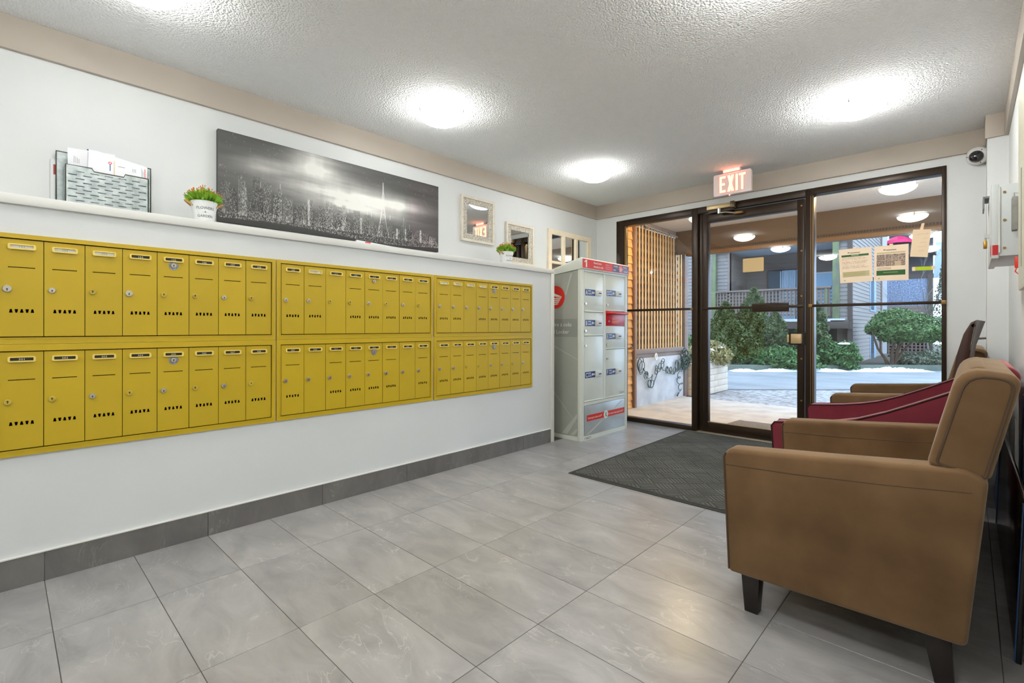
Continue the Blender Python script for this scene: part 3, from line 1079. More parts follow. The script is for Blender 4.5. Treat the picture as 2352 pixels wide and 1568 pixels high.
# mirrors
def mirror_square(y0, y1, z0, z1, label, x=XU):
    t = thing('wall_mirror', label, 'mirror', (x, (y0 + y1) / 2, z0), 0, 'framed wall mirrors')
    f = on_left(x)
    me = plate('frame', rect(y0, y1, z0, z1), [rect(y0 + .022, y1 - .022, z0 + .022, z1 - .022)], 0.024, lambda u, v, n: f(u, v, 0.012 + n))
    obj('frame', me, FRAMEW, t, bev=0.003)
    me = plate('carved_border', rect(y0 + .021, y1 - .021, z0 + .021, z1 - .021), [rect(y0 + .070, y1 - .070, z0 + .070, z1 - .070)], 0.012, lambda u, v, n: f(u, v, 0.008 + n))
    obj('carved_border', me, FRAMEC, t)
    obj('mirror_glass', MB().box(x + 0.002, x + 0.006, y0 + .068, y1 - .068, z0 + .068, z1 - .068), MIRROR, t)
    for yy in (y0 + 0.010, y1 - 0.010):
        obj('screw', MB().cyl((x + 0.024, yy, (z0 + z1) / 2), (x + 0.0252, yy, (z0 + z1) / 2), 0.003, 8), INKK, t)
    return t


mirror_square(2.815, 3.225, 1.860, 2.270, 'square whitewashed wall mirror hung higher, beside the city painting')
mirror_square(3.392, 3.803, 1.712, 2.120, 'square whitewashed wall mirror hung lower, behind the small potted plant')
mt = thing('window_pane_mirror', 'pale pine window-pane mirror with six panes behind the parcel locker', 'mirror', (XU, 4.44, 1.5))
f = on_left(XU)
ps = [rect(4.097 + i * 0.240, 4.097 + i * 0.240 + 0.198, z, z + 0.290) for i in range(3) for z in (1.806, 1.490)]
me = plate('frame', rect(4.040, 4.836, 1.440, 2.148), ps, 0.022, lambda u, v, n: f(u, v, 0.013 + n))
obj('frame', me, FRAMEP, mt, bev=0.002)
for p in ps:
    obj('mirror_pane', MB().box(XU + 0.004, XU + 0.008, p[0][0] - .003, p[1][0] + .003, p[0][1] - .003, p[2][1] + .003), MIRROR, mt)

# letter rack
lr = thing('letter_rack', 'perforated galvanized metal letter rack standing on the ledge', 'letter rack', (-0.37, 0.37, LZ))
obj('back_panel', MB().box(-0.412, -0.410, 0.186, 0.566, LZ, 1.955), GALV, lr)
bp_ = [(-0.411, 0.186, LZ), (-0.411, 0.186, 1.955), (-0.411, 0.566, 1.955), (-0.411, 0.566, LZ)]
obj('back_wire', MB().tube(bp_, 0.0035, 6), GALVD, lr)
fo = [(0.214, LZ), (0.540, LZ), (0.540, 1.873), (0.443, 1.875), (0.437, 1.860), (0.319, 1.861), (0.311, 1.876), (0.214, 1.876)]
sl = []
for r_ in range(12):
    zz = 1.650 + r_ * 0.0178
    for c_ in range(6):
        yy = 0.222 + c_ * 0.055 + (0.0275 if r_ % 2 else 0)
        if yy + 0.034 > 0.535 or zz > 1.852:
            continue
        sl.append(rrect(yy, yy + 0.034, zz, zz + 0.0052, 0.0025, 2))
obj('front_panel', plate('front_panel', fo, sl, 0.0015, on_left(-0.318)), GALV, lr)
obj('front_wire', MB().tube([(-0.318, a, b) for a, b in fo[2:] + [(0.214, LZ)]] + [], 0.003, 6), GALVD, lr)
obj('front_wire', MB().tube([(-0.318, 0.540, LZ), (-0.318, 0.540, 1.873)], 0.003, 6), GALVD, lr)
for yy in (0.212, 0.541):
    obj('side_panel', MB().add([(-0.410, yy, LZ), (-0.318, yy, LZ), (-0.318, yy, 1.876), (-0.410, yy, 1.876), (-0.410, yy + .0012, LZ), (-0.318, yy + .0012, LZ), (-0.318, yy + .0012, 1.876), (-0.410, yy + .0012, 1.876)],
                               [(0, 3, 2, 1), (4, 5, 6, 7), (0, 1, 5, 4), (1, 2, 6, 5), (2, 3, 7, 6), (3, 0, 4, 7)]), GALV, lr)


def sheet(name, label, cat, x, pts, m, th=0.002):
    t = thing(name, label, cat, (x, sum(p[0] for p in pts) / len(pts), min(p[1] for p in pts)))
    obj('sheet', MB().prism(pts, on_left(x), 0, th), m, t)
    return t


sheet('blue_folder', 'thin blue folder sticking up behind the letters in the rack', 'folder', -0.402, [(0.30, 1.65), (0.53, 1.65), (0.535, 1.945), (0.505, 1.945), (0.335, 1.984), (0.30, 1.992)], BLUEP)
en = sheet('envelope', 'white envelope with small printed address in the metal rack', 'envelope', -0.346, [(0.228, 1.66), (0.40, 1.66), (0.405, 1.975), (0.222, 1.965)], PAPER)
for i in range(4):
    obj('address_line', MB().box(-0.3438, -0.3436, 0.246 + i * 0.006, 0.2475 + i * 0.006, 1.895, 1.93 - 0.004 * i), INKG, en)
e2 = sheet('tall_envelope', 'large white envelope with red and blue print in the metal rack', 'envelope', -0.332, [(0.29, 1.66), (0.528, 1.65), (0.538, 1.935), (0.525, 1.940), (0.335, 1.972), (0.30, 1.972)], PAPER)
obj('red_seal', MB().lathe([(0.0042, 0), (0.0072, 0), (0.0072, 0.0003), (0.0042, 0.0003), (0.0042, 0)], (-0.3298, 0.383, 1.923), 16, 'x'), REDV, e2)
obj('blue_print', MB().box(-0.3298, -0.3296, 0.381, 0.385, 1.928 - .045, 1.928 - .012), BLUEP, e2)
obj('brown_strip', MB().box(-0.3298, -0.3296, 0.397, 0.402, 1.84, 1.937), TANP, e2)
obj('red_writing', MB().box(-0.3298, -0.3296, 0.526, 0.529, 1.865, 1.925), REDV, e2)
for i in range(3):
    obj('grey_writing', MB().box(-0.3298, -0.3296, 0.512 + i * 0.0045, 0.5135 + i * 0.0045, 1.87, 1.925 - 0.008 * i), INKG, e2)
obj('window_fold', MB().box(-0.3298, -0.3295, 0.415, 0.443, 1.912, 1.9145), INKG, e2)
for i in range(3):
    obj('grey_writing', MB().box(-0.3298, -0.3296, 0.475 + i * 0.006, 0.4765 + i * 0.006, 1.897, 1.915), INKG, e2)
ah = thing('acrylic_holder', 'clear acrylic sign holder with a red stripe beside the letter rack', 'holder', (-0.40, 0.175, LZ))
obj('sheet', MB().box(-0.428, -0.420, 0.165, 0.300, LZ, 1.912), mat('clear_acrylic', S(226, 230, 230), 0.1), ah, bev=0.001)
obj('red_stripe', MB().box(-0.4198, -0.4190, 0.176, 0.1855, 1.838, 1.888), mat('faded_red', S(168, 62, 48), 0.5), ah)


# potted plants
def make_pot(loc, label, rotz=0.0):
    t = thing('potted_plant', label, 'potted plant', loc, rotz, 'tin flower pots on the ledge')
    H, RT, RB = 0.134, 0.064, 0.044
    obj('tin_pot', MB().lathe([(0.0005, 0), (RB, 0), (RT, H), (RT + 0.002, H + 0.001), (RT + 0.002, H + .004), (RT - .002, H + .004), (RT - .004, H - 0.01), (0.0005, H - 0.01)], n=36), POTW, t, sm=True, local=True)
    obj('soil', MB().lathe([(0.0005, H - 0.008), (RT - 0.004, H - 0.008)], n=24), SOIL, t, local=True)
    # lettering wrapped round the pot, facing +X
    for s, zz, sz in (('FLOWERS', 0.091, 0.0205), ('- & -', 0.072, 0.0150), ('GARDEN', 0.049, 0.0190)):
        me = text_mesh(s, sz, lambda u, v, n=0: (u, v, n), 0, zz, 'CENTER')
        for p in me.vertices:
            u, z = p.co.x, p.co.y
            rr = RB + (RT - RB) * z / H + 0.0004
            a = u / rr
            p.co = (rr * math.cos(a), rr * math.sin(a), z)
        obj('lettering', me, INKK, t, local=True)
    for sgn in (-1, 1):
        pts = []
        for i in range(15):
            a = PI * i / 14
            pts.append((0.02 * math.cos(a * 2) * 0.3, sgn * (RT - 0.004 + 0.036 * math.sin(a)), H - 0.018 + 0.020 * math.sin(a) + 0.008 * math.cos(a)))
        pts = [(-0.024 + 0.048 * i / 14, sgn * (RT - 0.012 + 0.036 * math.sin(PI * i / 14)), H - 0.022 + 0.026 * math.sin(PI * i / 14)) for i in range(15)]
        obj('rope_handle', MB().tube(pts, 0.0055, 8), ROPE, t, sm=True, local=True)
        for q in (pts[1], pts[-2]):
            obj('rivet', MB().cyl((q[0], q[1] * 0.92, q[2] - 0.004), (q[0] * 1.1, q[1] * 1.06, q[2] - 0.004), 0.005, 8), CHROME, t, local=True)
    lv = MB(); bd = MB()
    rr = random.Random(int(loc[1] * 100))
    for i in range(430):
        a = rr.uniform(0, 2 * PI); q = math.sqrt(rr.random())
        r0 = q * (RT - 0.01); r1 = q * 0.098
        top = 0.040 + 0.052 * (1 - q * q) * rr.uniform(0.7, 1.1)
        lift = rr.random()
        p0 = Vector((r0 * math.cos(a), r0 * math.sin(a), H - 0.01 + lift * top * 0.55))
        p1 = Vector((r1 * math.cos(a), r1 * math.sin(a), H + top * (0.45 + 0.55 * lift)))
        if i % 6 == 0:
            p1 = Vector((r1 * 0.92 * math.cos(a), r1 * 0.92 * math.sin(a), H + top * 1.0))
        d = p1 - p0
        sd = d.cross(Vector((rr.uniform(-1, 1), rr.uniform(-1, 1), rr.uniform(-1, 1)))).normalized() * 0.0065
        md = p0 + d * 0.6
        lv.add([p0, md + sd, p1, md - sd], [(0, 1, 2, 3)])
        if i % 6 == 0:
            bd.lathe([(0.0004, -0.003), (0.0034, 0), (0.0026, 0.003), (0.0004, 0.005)], p1, 6)
    obj('leaves', lv, GRN1, t, local=True, fix=False, kind='stuff')
    obj('buds', bd, FLOW, t, local=True, kind='stuff')
    return t


make_pot((-0.20, 0.770, LZ), 'white tin pot lettered FLOWERS & GARDEN with orange-budded greenery beside the city painting', -0.13)
make_pot((-0.20, 3.172, LZ), 'white tin pot with orange-budded greenery in front of the lower square mirror', -0.05)

# ================================================================ parcel locker
LX, LY0, LY1 = 0.212, 3.765, 4.615
LXB = -0.395
lo = thing('parcel_locker', 'tall pale grey parcel locker with lettered doors in the corner beside the storefront', 'locker', (-0.1, 4.19, 0))
obj('body', MB().box(LXB, LX - 0.012, LY0 + 0.010, LY1 - 0.008, 0.02, 1.570), PAINTW, lo)
obj('body_top', MB().prism([(LXB, 1.570), (LX - 0.013, 1.570), (LX - 0.013, 1.630), (LXB, 1.573)], lambda a, b, t: (a, t, b), LY0 + 0.010, LY1 - 0.008), PAINTW, lo)
obj('plinth', MB().box(LXB, LX - 0.003, LY0 + 0.003, LY1 - 0.003, 0.0, 0.040), PAINTW, lo)
cp = MB().prism([(LXB, 1.572), (LX + 0.012, 1.638), (LX + 0.012, 1.738), (LX + 0.002, 1.746), (LXB, 1.592)], lambda a, b, t: (a, t, b), LY0 - 0.012, LY1 + 0.012)
obj('cap', cp, PAINTW, lo, bev=0.006)
for yy in (LY0, LY1 - 0.05):
    obj('corner_post', MB().box(LX - 0.045, LX, yy, yy + 0.05, 0.0, 1.640), PAINTW, lo, bev=0.008, seg=3)
obj('centre_post', MB().box(LX - 0.03, LX - 0.003, 4.150, 4.196, 0.366, 1.617), PAINTW, lo)
obj('top_rail', MB().box(LX - 0.03, LX - 0.002, LY0 + 0.049, LY1 - 0.049, 1.618, 1.639), PAINTW, lo)
obj('bottom_rail', MB().box(LX - 0.03, LX - 0.001, LY0 + 0.049, LY1 - 0.049, 0.335, 0.365), PAINTW, lo)
fL = on_left(LX)
DOORS = [('A', 3.815, 4.150, 1.232, 1.612, 1.42, 1.310), ('B', 3.815, 4.150, 1.002, 1.226, 1.125, 1.050), ('C', 3.815, 4.150, 0.368, 0.996, 0.625, 0.908),
         ('D', 4.196, 4.565, 1.250, 1.612, 1.432, 1.312), ('E', 4.196, 4.565, 0.862, 1.092, 0.992, 0.908), ('F', 4.196, 4.565, 0.368, 0.856, 0.628, 0.766)]
for L_, a, b, z0, z1, zs, zl in DOORS:
    d = obj('door', MB().box(LX - 0.014, LX - 0.003, a + 0.003, b - 0.003, z0, z1), LKDOOR, lo, bev=0.003)
    d['label'] = 'locker door marked ' + L_
    obj('bottom_lip', MB().box(LX - 0.004, LX + 0.004, a + 0.004, b - 0.004, z0, z0 + 0.010), PAINTW, d, bev=0.002)
    s0 = a + 0.018 if a < 4 else a + 0.012
    obj('sticker', flat(rrect(s0, s0 + 0.172, zs - 0.030, zs + 0.030, 0.004), fL, -0.003, -0.0018), BLUEV, d)
    fs = on_left(LX - 0.0018)
    obj('sticker_letter', text_mesh(L_, 0.062, fs, s0 + 0.008, zs - 0.022, n=0.0005, sx=0.8, bold=0.0012), INKW, d)
    for q, ln in enumerate((0.050, 0.064, 0.060)):
        obj('sticker_line', flat(rect(s0 + 0.048, s0 + 0.048 + ln, zs + 0.012 - q * 0.014, zs + 0.019 - q * 0.014), fs, 0.0002, 0.0005), INKW if q != 1 else mat('pale_blue_ink', S(120, 150, 205), 0.5), d)
    ky = MB().lathe([(0.0002, 0.0003), (0.013, 0.0003), (0.013, 0.0006), (0.0002, 0.0006)], (LX - 0.0018, s0 + 0.128, zs), 14, 'x')
    ky.box(LX - 0.0015, LX - 0.0012, s0 + 0.136, s0 + 0.160, zs - 0.005, zs + 0.005).box(LX - 0.0015, LX - 0.0012, s0 + 0.152, s0 + 0.164, zs - 0.010, zs + 0.010)
    obj('sticker_key', ky, INKW, d)
    h = obj('key_slot', MB().box(LX - 0.003, LX + 0.012, s0 + 0.188, s0 + 0.272, zs - 0.028, zs + 0.028), PLASTW, d, bev=0.004)
    obj('slot_opening', MB().box(LX + 0.0118, LX + 0.0126, s0 + 0.214, s0 + 0.262, zs - 0.006, zs + 0.004), INKK, d)
    lkm = MB().lathe([(0.0003, 0.014), (0.011, 0.014), (0.012, 0.010), (0.012, 0.0)], (LX - 0.003, a + 0.016, zl), 16, 'x')
    obj('lock', lkm, CHROME, d, sm=True)
    obj('lock_key_slot', MB().box(LX + 0.0108, LX + 0.0116, a + 0.0145, a + 0.0175, zl - 0.007, zl + 0.007), INKK, d)
rd = obj('mail_slot', MB().box(LX - 0.014, LX - 0.001, 4.199, 4.562, 1.100, 1.246), REDD, lo, bev=0.003)
obj('slot_visor', MB().prism([(LX - 0.002, 1.214), (LX + 0.034, 1.222), (LX + 0.034, 1.234), (LX - 0.002, 1.246)], lambda a, b, t: (a, t, b), 4.192, 4.590), REDV, rd, bev=0.002)
fs = on_left(LX - 0.001)
for q in range(6):
    zz = 1.176 - q * 0.0085 - (0.008 if q > 2 else 0)
    obj('slot_text_line', flat(rect(4.315, 4.45 - 0.008 * (q % 3), zz, zz + 0.005), fs, 0.0002, 0.0006), mat('orange_ink', S(246, 150, 96), 0.5), rd)
obj('slot_emblem', MB().lathe([(0.0002, 0.0008), (0.012, 0.0008), (0.013, 0.0002)], (LX - 0.001, 4.252, 1.145), 14, 'x'), NAVY, rd)
obj('slot_emblem_dot', MB().lathe([(0.0002, 0.0012), (0.006, 0.0012), (0.006, 0.0002)], (LX - 0.001, 4.252, 1.145), 12, 'x'), INKW, rd)
lp = obj('lower_panel', MB().box(LX - 0.012, LX - 0.004, 3.825, 4.585, 0.045, 0.330), LKLOW, lo, bev=0.002)
fp = on_left(LX - 0.004)
obj('swash', flat([(3.85, 0.05), (3.90, 0.05), (4.52, 0.31), (4.51, 0.315)], fp, 0.0002, 0.0005), LKSWASH, lp)
obj('red_banner', flat(rect(3.865, 4.560, 0.178, 0.236), fp, 0.0004, 0.0010), REDV, lp)
obj('banner_badge', MB().lathe([(0.0002, 0.0016), (0.041, 0.0016), (0.041, 0.0004)], (LX - 0.004, 4.200, 0.206), 24, 'x'), INKW, lp)
obj('badge_drawing', flat([(4.188, 0.185), (4.206, 0.188), (4.208, 0.228), (4.190, 0.226)], fp, 0.0018, 0.0021), INKG, lp)
obj('badge_arrow', flat([(4.206, 0.190), (4.222, 0.176), (4.216, 0.192), (4.210, 0.200)], fp, 0.0022, 0.0025), INKK, lp)
obj('banner_text', text_mesh('Delivering the online world\u2122', 0.0255, fp, 3.882, 0.197, n=0.0014, sx=0.80, bold=0.0004), INKW, lp)
obj('banner_text', text_mesh('Du monde en ligne jusqu\u2019\u00e0 vous\u2122', 0.0255, fp, 4.248, 0.197, n=0.0014, sx=0.80, bold=0.0004), INKW, lp)
obj('serial_number', text_mesh('V388239', 0.030, on_left(LX - 0.003), 3.822, 0.009, n=0.0006, sx=1.05), INKK, lo)
obj('wordmark', text_mesh('Canad\u00e4'.replace('\u00e4', 'a'), 0.036, on_left(LX - 0.003), 4.455, 0.392, n=0.0006, sx=0.85), INKG, lo)
# header band
fh = on_left(LX + 0.012)
hd = obj('header_band', flat(rect(LY0 + 0.006, LY1 + 0.010, 1.648, 1.734), fh, 0.0002, 0.0012), REDV, lo)
fh2 = on_left(LX + 0.0132)
obj('header_number', flat([(3.822, 1.657), (3.842, 1.657), (3.842, 1.727), (3.826, 1.727), (3.800, 1.713), (3.800, 1.700), (3.822, 1.709)], fh2, 0.0002, 0.0008), INKW, hd)
obj('header_text', text_mesh('Parcel locker', 0.030, fh2, 3.955, 1.700, n=0.0004, bold=0.0006, sx=0.9), INKW, hd)
obj('header_text', text_mesh('Armoire \u00e0 colis', 0.030, fh2, 3.955, 1.664, n=0.0004, bold=0.0006, sx=0.9), INKW, hd)
for q, s in enumerate(('canadapost.ca', 'postescanada.ca', '1 800 267-1177')):
    obj('header_small_text', text_mesh(s, 0.016, fh2, 4.165, 1.706 - q * 0.021, n=0.0004, sx=0.85), INKW, hd)
for a, b, z0, z1, s in ((4.300, 4.445, 1.694, 1.728, 'CANADA'), (4.300, 4.445, 1.654, 1.690, 'POST'), (4.462, 4.612, 1.694, 1.728, 'POSTES'), (4.462, 4.612, 1.654, 1.690, 'CANADA')):
    obj('logo_block', flat(rect(a, b, z0, z1), fh2, 0.0002, 0.0006), NAVY, hd)
    obj('logo_text', text_mesh(s, 0.026, fh2, a + 0.010 if a < 4.4 else a + 0.042, z0 + 0.008, n=0.0010, bold=0.0006, sx=0.85), INKW, hd)


def emblem(par, f, u, v, r):
    obj('emblem_disc', flat([(u + r * math.cos(t), v + r * math.sin(t)) for t in [i * 2 * PI / 28 for i in range(28)]], f, 0.0006, 0.0012), REDV, par)
    obj('emblem_wing', flat([(u + 0.72 * r, v + 0.02 * r), (u - 0.70 * r, v + 0.55 * r), (u - 0.62 * r, v + 0.28 * r), (u + 0.1 * r, v + 0.02 * r)], f, 0.0012, 0.0016), INKW, par)
    for q in range(4):
        z = v - 0.02 * r - q * 0.17 * r
        obj('emblem_stripe', flat([(u + (0.66 - 0.12 * q) * r, z), (u - (0.62) * r, z - 0.10 * r), (u - 0.64 * r, z - 0.20 * r), (u + (0.60 - 0.12 * q) * r, z - 0.11 * r)], f, 0.0012, 0.0016), INKW, par)


emblem(hd, fh2, 4.455, 1.692, 0.040)
# side panel (faces -Y)
sp = obj('side_panel', MB().prism([(LXB + 0.02, 0.045), (LX - 0.045, 0.045), (LX - 0.045, 1.620), (LXB + 0.02, 1.572)], lambda a, b, t: (a, t, b), LY0 + 0.002, LY0 + 0.009), LKSIDE, lo)
fS = on_back(LY0 + 0.002)
obj('side_swash', flat([(-0.38, 0.70), (-0.36, 0.70), (0.165, 0.16), (0.165, 0.155)], fS, 0.0002, 0.0005), LKSWASH, sp)
obj('side_swash', flat([(0.02, 1.40), (0.035, 1.40), (0.108, 1.600), (0.085, 1.600)], fS, 0.0002, 0.0005), LKSWASH, sp)
obj('side_swash', flat([(-0.02, 0.05), (0.05, 0.05), (0.165, 0.22), (0.165, 0.26)], fS, 0.0002, 0.0005), LKSWASH, sp)
obj('side_swash', flat([(-0.38, 1.0), (-0.37, 1.02), (0.165, 0.78), (0.165, 0.775)], fS, 0.0002, 0.0005), LKSWASH, sp)
obj('side_swash', flat([(0.08, 0.05), (0.13, 0.05), (0.165, 0.09), (0.165, 0.12)], fS, 0.0002, 0.0005), LKSWASH, sp)
obj('text_band', flat(rect(-0.37, 0.165, 0.99, 1.165), fS, 0.0003, 0.0006), mat('locker_text_band', S(152, 155, 146), 0.3), sp)
obj('side_text', text_mesh('Armoire \u00e0 colis', 0.055, fS, 0.100, 1.092, 'RIGHT', n=0.0009), INKW, sp)
obj('side_text', text_mesh('Parcel Locker', 0.055, fS, 0.068, 1.022, 'RIGHT', n=0.0009), INKW, sp)
emblem(sp, fS, -0.095, 1.380, 0.112)

# ================================================================ entrance mat
em = thing('entrance_mat', 'charcoal ribbed entrance mat with basket-weave pattern in front of the door', 'mat', (1.8, 3.93, 0))
MX0, MX1, MY0, MY1 = 0.715, 2.06, 2.89, 4.94
obj('rubber_border', MB().box(MX0, MX1, MY0, MY1, 0.0, 0.005), MATR, em, bev=0.002)
obj('carpet', MB().box(MX0 + 0.03, MX1 - 0.03, MY0 + 0.03, MY1 - 0.03, 0.005, 0.008), MATF, em)
rb = MB()
a45 = PI / 4
e1 = Vector((math.cos(a45), math.sin(a45))); e2_ = Vector((-math.sin(a45), math.cos(a45)))
B = 0.118
cx0, cy0 = (MX0 + MX1) / 2, (MY0 + MY1) / 2


def clip_seg(p, q):
    t0, t1 = 0.0, 1.0
    d = q - p
    for a, dd, lo_, hi in ((p.x, d.x, MX0 + .035, MX1 - .035), (p.y, d.y, MY0 + .035, MY1 - .035)):
        if abs(dd) < 1e-9:
            if a < lo_ or a > hi:
                return None
            continue
        ta, tb = (lo_ - a) / dd, (hi - a) / dd
        if ta > tb:
            ta, tb = tb, ta
        t0, t1 = max(t0, ta), min(t1, tb)
    if t1 - t0 < 0.08:
        return None
    return p + d * t0, p + d * t1


for i in range(-16, 17):
    for j in range(-16, 17):
        c = Vector((cx0, cy0)) + e1 * (i * B) + e2_ * (j * B)
        if not (MX0 - .1 < c.x < MX1 + .1 and MY0 - .1 < c.y < MY1 + .1):
            continue
        dv, nv = (e1, e2_) if (i + j) % 2 else (e2_, e1)
        for k in range(5):
            m = c + nv * ((k - 2) * B / 5)
            s = clip_seg(m - dv * B * 0.46, m + dv * B * 0.46)
            if s:
                rb.bar((s[0].x, s[0].y, 0.0095), (s[1].x, s[1].y, 0.0095), 0.0125, 0.004)
o = obj('ribs', rb, mat('mat_rib', S(104, 104, 100), 0.95, var=0.2, vscale=3, bump=0.3, bscale=500, spec=0.1), em, kind='stuff')


# ================================================================ armchairs
def soft(name, poly, y0, y1, m, par, bev=0.03, seg=4, ang=60):
    return obj(name, MB().prism(poly, lambda a, b, t: (a, t, b), y0, y1), m, par, bev=bev, seg=seg, local=True, ang=ang)


def round_poly(pts, rs, n=5):
    out = []
    m = len(pts)
    for i in range(m):
        p = Vector(pts[i]); a = (Vector(pts[i - 1]) - p); b = (Vector(pts[(i + 1) % m]) - p)
        r = rs[i]
        if r <= 0:
            out.append(tuple(p)); continue
        a.normalize(); b.normalize()
        p0 = p + a * r; p1 = p + b * r
        for k in range(n + 1):
            t = k / n
            out.append(tuple((p0 * (1 - t) ** 2 + p * 2 * t * (1 - t) + p1 * t * t)))
    return out


def make_club(label, loc):
    """front faces -X; origin at front near corner on the floor; width along +Y"""
    t = thing('armchair', label, 'armchair', loc, 0, 'tan suede armchairs')
    W = 0.905
    arm = [(0.020, 0.146), (0.0, 0.590), (0.020, 0.617), (0.35, 0.642), (0.690, 0.672), (0.722, 0.655), (0.735, 0.640), (0.690, 0.152)]
    for y0 in (0.0, W - 0.105):
        soft('arm', arm, y0, y0 + 0.105, SUEDE, t, 0.022, 4)
        for yy in (y0 + 0.003, y0 + 0.102):
            pp = [(0.024, yy, 0.158), (0.004, yy, 0.585), (0.012, yy, 0.600)]
            obj('piping', MB().tube(pp, 0.004, 6), SUEDD, t, sm=True, local=True)
        yy = y0 + 0.002
        obj('arm_seam', MB().tube([(0.012, yy, 0.555), (0.25, yy - 0.0005, 0.566), (0.5, yy, 0.585), (0.70, yy, 0.606)], 0.0028, 6), SUEDD, t, sm=True, local=True)
    soft('seat_base', [(0.03, 0.152), (0.03, 0.335), (0.68, 0.335), (0.665, 0.155)], 0.100, W - 0.100, SUEDE, t, 0.012, 2)
    soft('seat_cushion', [(0.015, 0.335), (0.010, 0.45), (0.60, 0.43), (0.62, 0.335)], 0.107, W - 0.107, SUEDE, t, 0.035, 4)
    soft('back_panel', [(0.60, 0.30), (0.62, 0.64), (0.728, 0.64), (0.69, 0.175), (0.66, 0.175)], 0.02, W - 0.02, SUEDE, t, 0.01, 2)
    back = [(0.585, 0.46), (0.603, 0.655), (0.668, 0.925), (0.700, 0.972), (0.770, 0.962), (0.800, 0.925), (0.735, 0.640), (0.70, 0.50)]
    soft('back_cushion', [(0.560, 0.44), (0.603, 0.660), (0.672, 0.935), (0.706, 0.970), (0.745, 0.958), (0.690, 0.66), (0.65, 0.44)], 0.110, W - 0.110, SUEDE, t, 0.035, 4)
    top = round_poly([(0.598, 0.664), (0.672, 0.968), (0.806, 0.950), (0.738, 0.640)], [0.0, 0.062, 0.040, 0.0])
    soft('backrest', top, 0.014, W - 0.014, SUEDE, t, 0.020, 4)
    for yy in (0.015, W - 0.015):
        fine = [(a_, yy, b_) for a_, b_ in round_poly([(0.622, 0.676), (0.690, 0.948), (0.790, 0.934), (0.727, 0.650)], [0.012, 0.055, 0.036, 0.010])]
        fine2 = []
        for i in range(len(fine)):
            a_, b_ = Vector(fine[i]), Vector(fine[(i + 1) % len(fine)])
            nn = max(1, int((b_ - a_).length / 0.03))
            fine2 += [a_.lerp(b_, q / nn) for q in range(nn)]
        fine = fine2
        obj('piping', MB().tube(fine, 0.0045, 6, closed=True), SUEDD, t, sm=True, local=True)
    for x, y in ((0.092, 0.060), (0.092, W - 0.060), (0.620, 0.060), (0.620, W - 0.060)):
        s0, s1 = 0.033, 0.023
        lean = 0.02 if x > 0.3 else 0.0
        v = [(x - s1 + lean, y - s1, 0), (x + s1 + lean, y - s1, 0), (x + s1 + lean, y + s1, 0), (x - s1 + lean, y + s1, 0),
             (x - s0, y - s0, 0.160), (x + s0, y - s0, 0.160), (x + s0, y + s0, 0.160), (x - s0, y + s0, 0.160)]
        obj('leg', MB().add(v, [(0, 3, 2, 1), (4, 5, 6, 7), (0, 1, 5, 4), (1, 2, 6, 5), (2, 3, 7, 6), (3, 0, 4, 7)]), LEGW, t, bev=0.002, local=True)
    return t


ch = make_club('tan suede armchair with dark piping, nearer the lobby end of the right wall', (2.182, 1.920, 0))
dup(ch, (2.158, 4.035, 0), 0, 'tan suede armchair beside the storefront window, mostly hidden by the burgundy chair')


def make_wine(label, loc):
    t = thing('armchair', label, 'armchair', loc, 0)
    W = 0.90
    top = [(0.02, 0.572), (0.11, 0.580), (0.20, 0.590), (0.30, 0.608), (0.385, 0.630), (0.50, 0.677), (0.605, 0.729), (0.69, 0.773), (0.77, 0.815), (0.85, 0.855), (0.91, 0.878)]
    poly = [(0.03, 0.16), (0.0, 0.55)] + top + [(0.945, 0.872), (0.78, 0.17)]
    for y0 in (0.0, W - 0.10):
        soft('arm', poly, y0, y0 + 0.10, WINE, t, 0.012, 3, 70)
        for yy in (y0 + 0.002, y0 + 0.098):
            pp = [(0.032, yy, 0.165), (0.004, yy, 0.548)] + [(a, yy, b - 0.002) for a, b in top]
            obj('piping', MB().tube(pp, 0.0042, 6), WINED, t, sm=True, local=True)
    soft('seat_base', [(0.035, 0.17), (0.035, 0.33), (0.72, 0.33), (0.72, 0.18)], 0.098, W - 0.098, WINE, t, 0.012, 2)
    soft('seat_cushion', [(0.02, 0.33), (0.015, 0.45), (0.62, 0.43), (0.64, 0.33)], 0.104, W - 0.104, WINE, t, 0.035, 4)
    soft('backrest', [(0.66, 0.35), (0.815, 0.865), (0.850, 0.910), (0.925, 0.915), (0.958, 0.88), (0.78, 0.20)], 0.098, W - 0.098, WINE, t, 0.03, 4)
    for x, y in ((0.09, 0.055), (0.09, W - 0.055), (0.70, 0.055), (0.70, W - 0.055)):
        obj('leg', MB().cyl((x, y, 0), (x, y, 0.172), 0.018, 4, 0.028), LEGW, t, local=True)
    return t


make_wine('burgundy suede armchair with sloping arms between the two tan armchairs', (2.085, 2.895, 0))

# folded wooden chair standing between the chairs
wc = thing('folded_chair', 'folded dark wooden chair standing upright between the burgundy and the far tan armchair', 'chair', (2.80, 3.92, 0))
lf = [(2.690, 0.0), (2.735, 0.35), (2.775, 0.62), (2.800, 0.776), (2.825, 0.937), (2.851, 1.045), (2.882, 1.113), (2.905, 1.127)]
rt_ = [(2.902, 1.118), (2.882, 0.984), (2.866, 0.848), (2.845, 0.62), (2.80, 0.30), (2.755, 0.0)]
for yy in (3.835, 3.975):
    obj('side_board', MB().prism(lf + rt_, lambda a, b, t: (a, t, b), yy, yy + 0.022), DWOOD, wc, bev=0.004)
    obj('rear_rail', MB().prism([(2.905, 1.129), (2.943, 1.120), (2.938, 1.105), (2.904, 0.98), (2.886, 0.83), (2.800, 0.0), (2.762, 0.0), (2.868, 0.848), (2.884, 0.984), (2.903, 1.115)],
                                lambda a, b, t: (a, t, b), yy + 0.003, yy + 0.019), DEDGE, wc, bev=0.003)
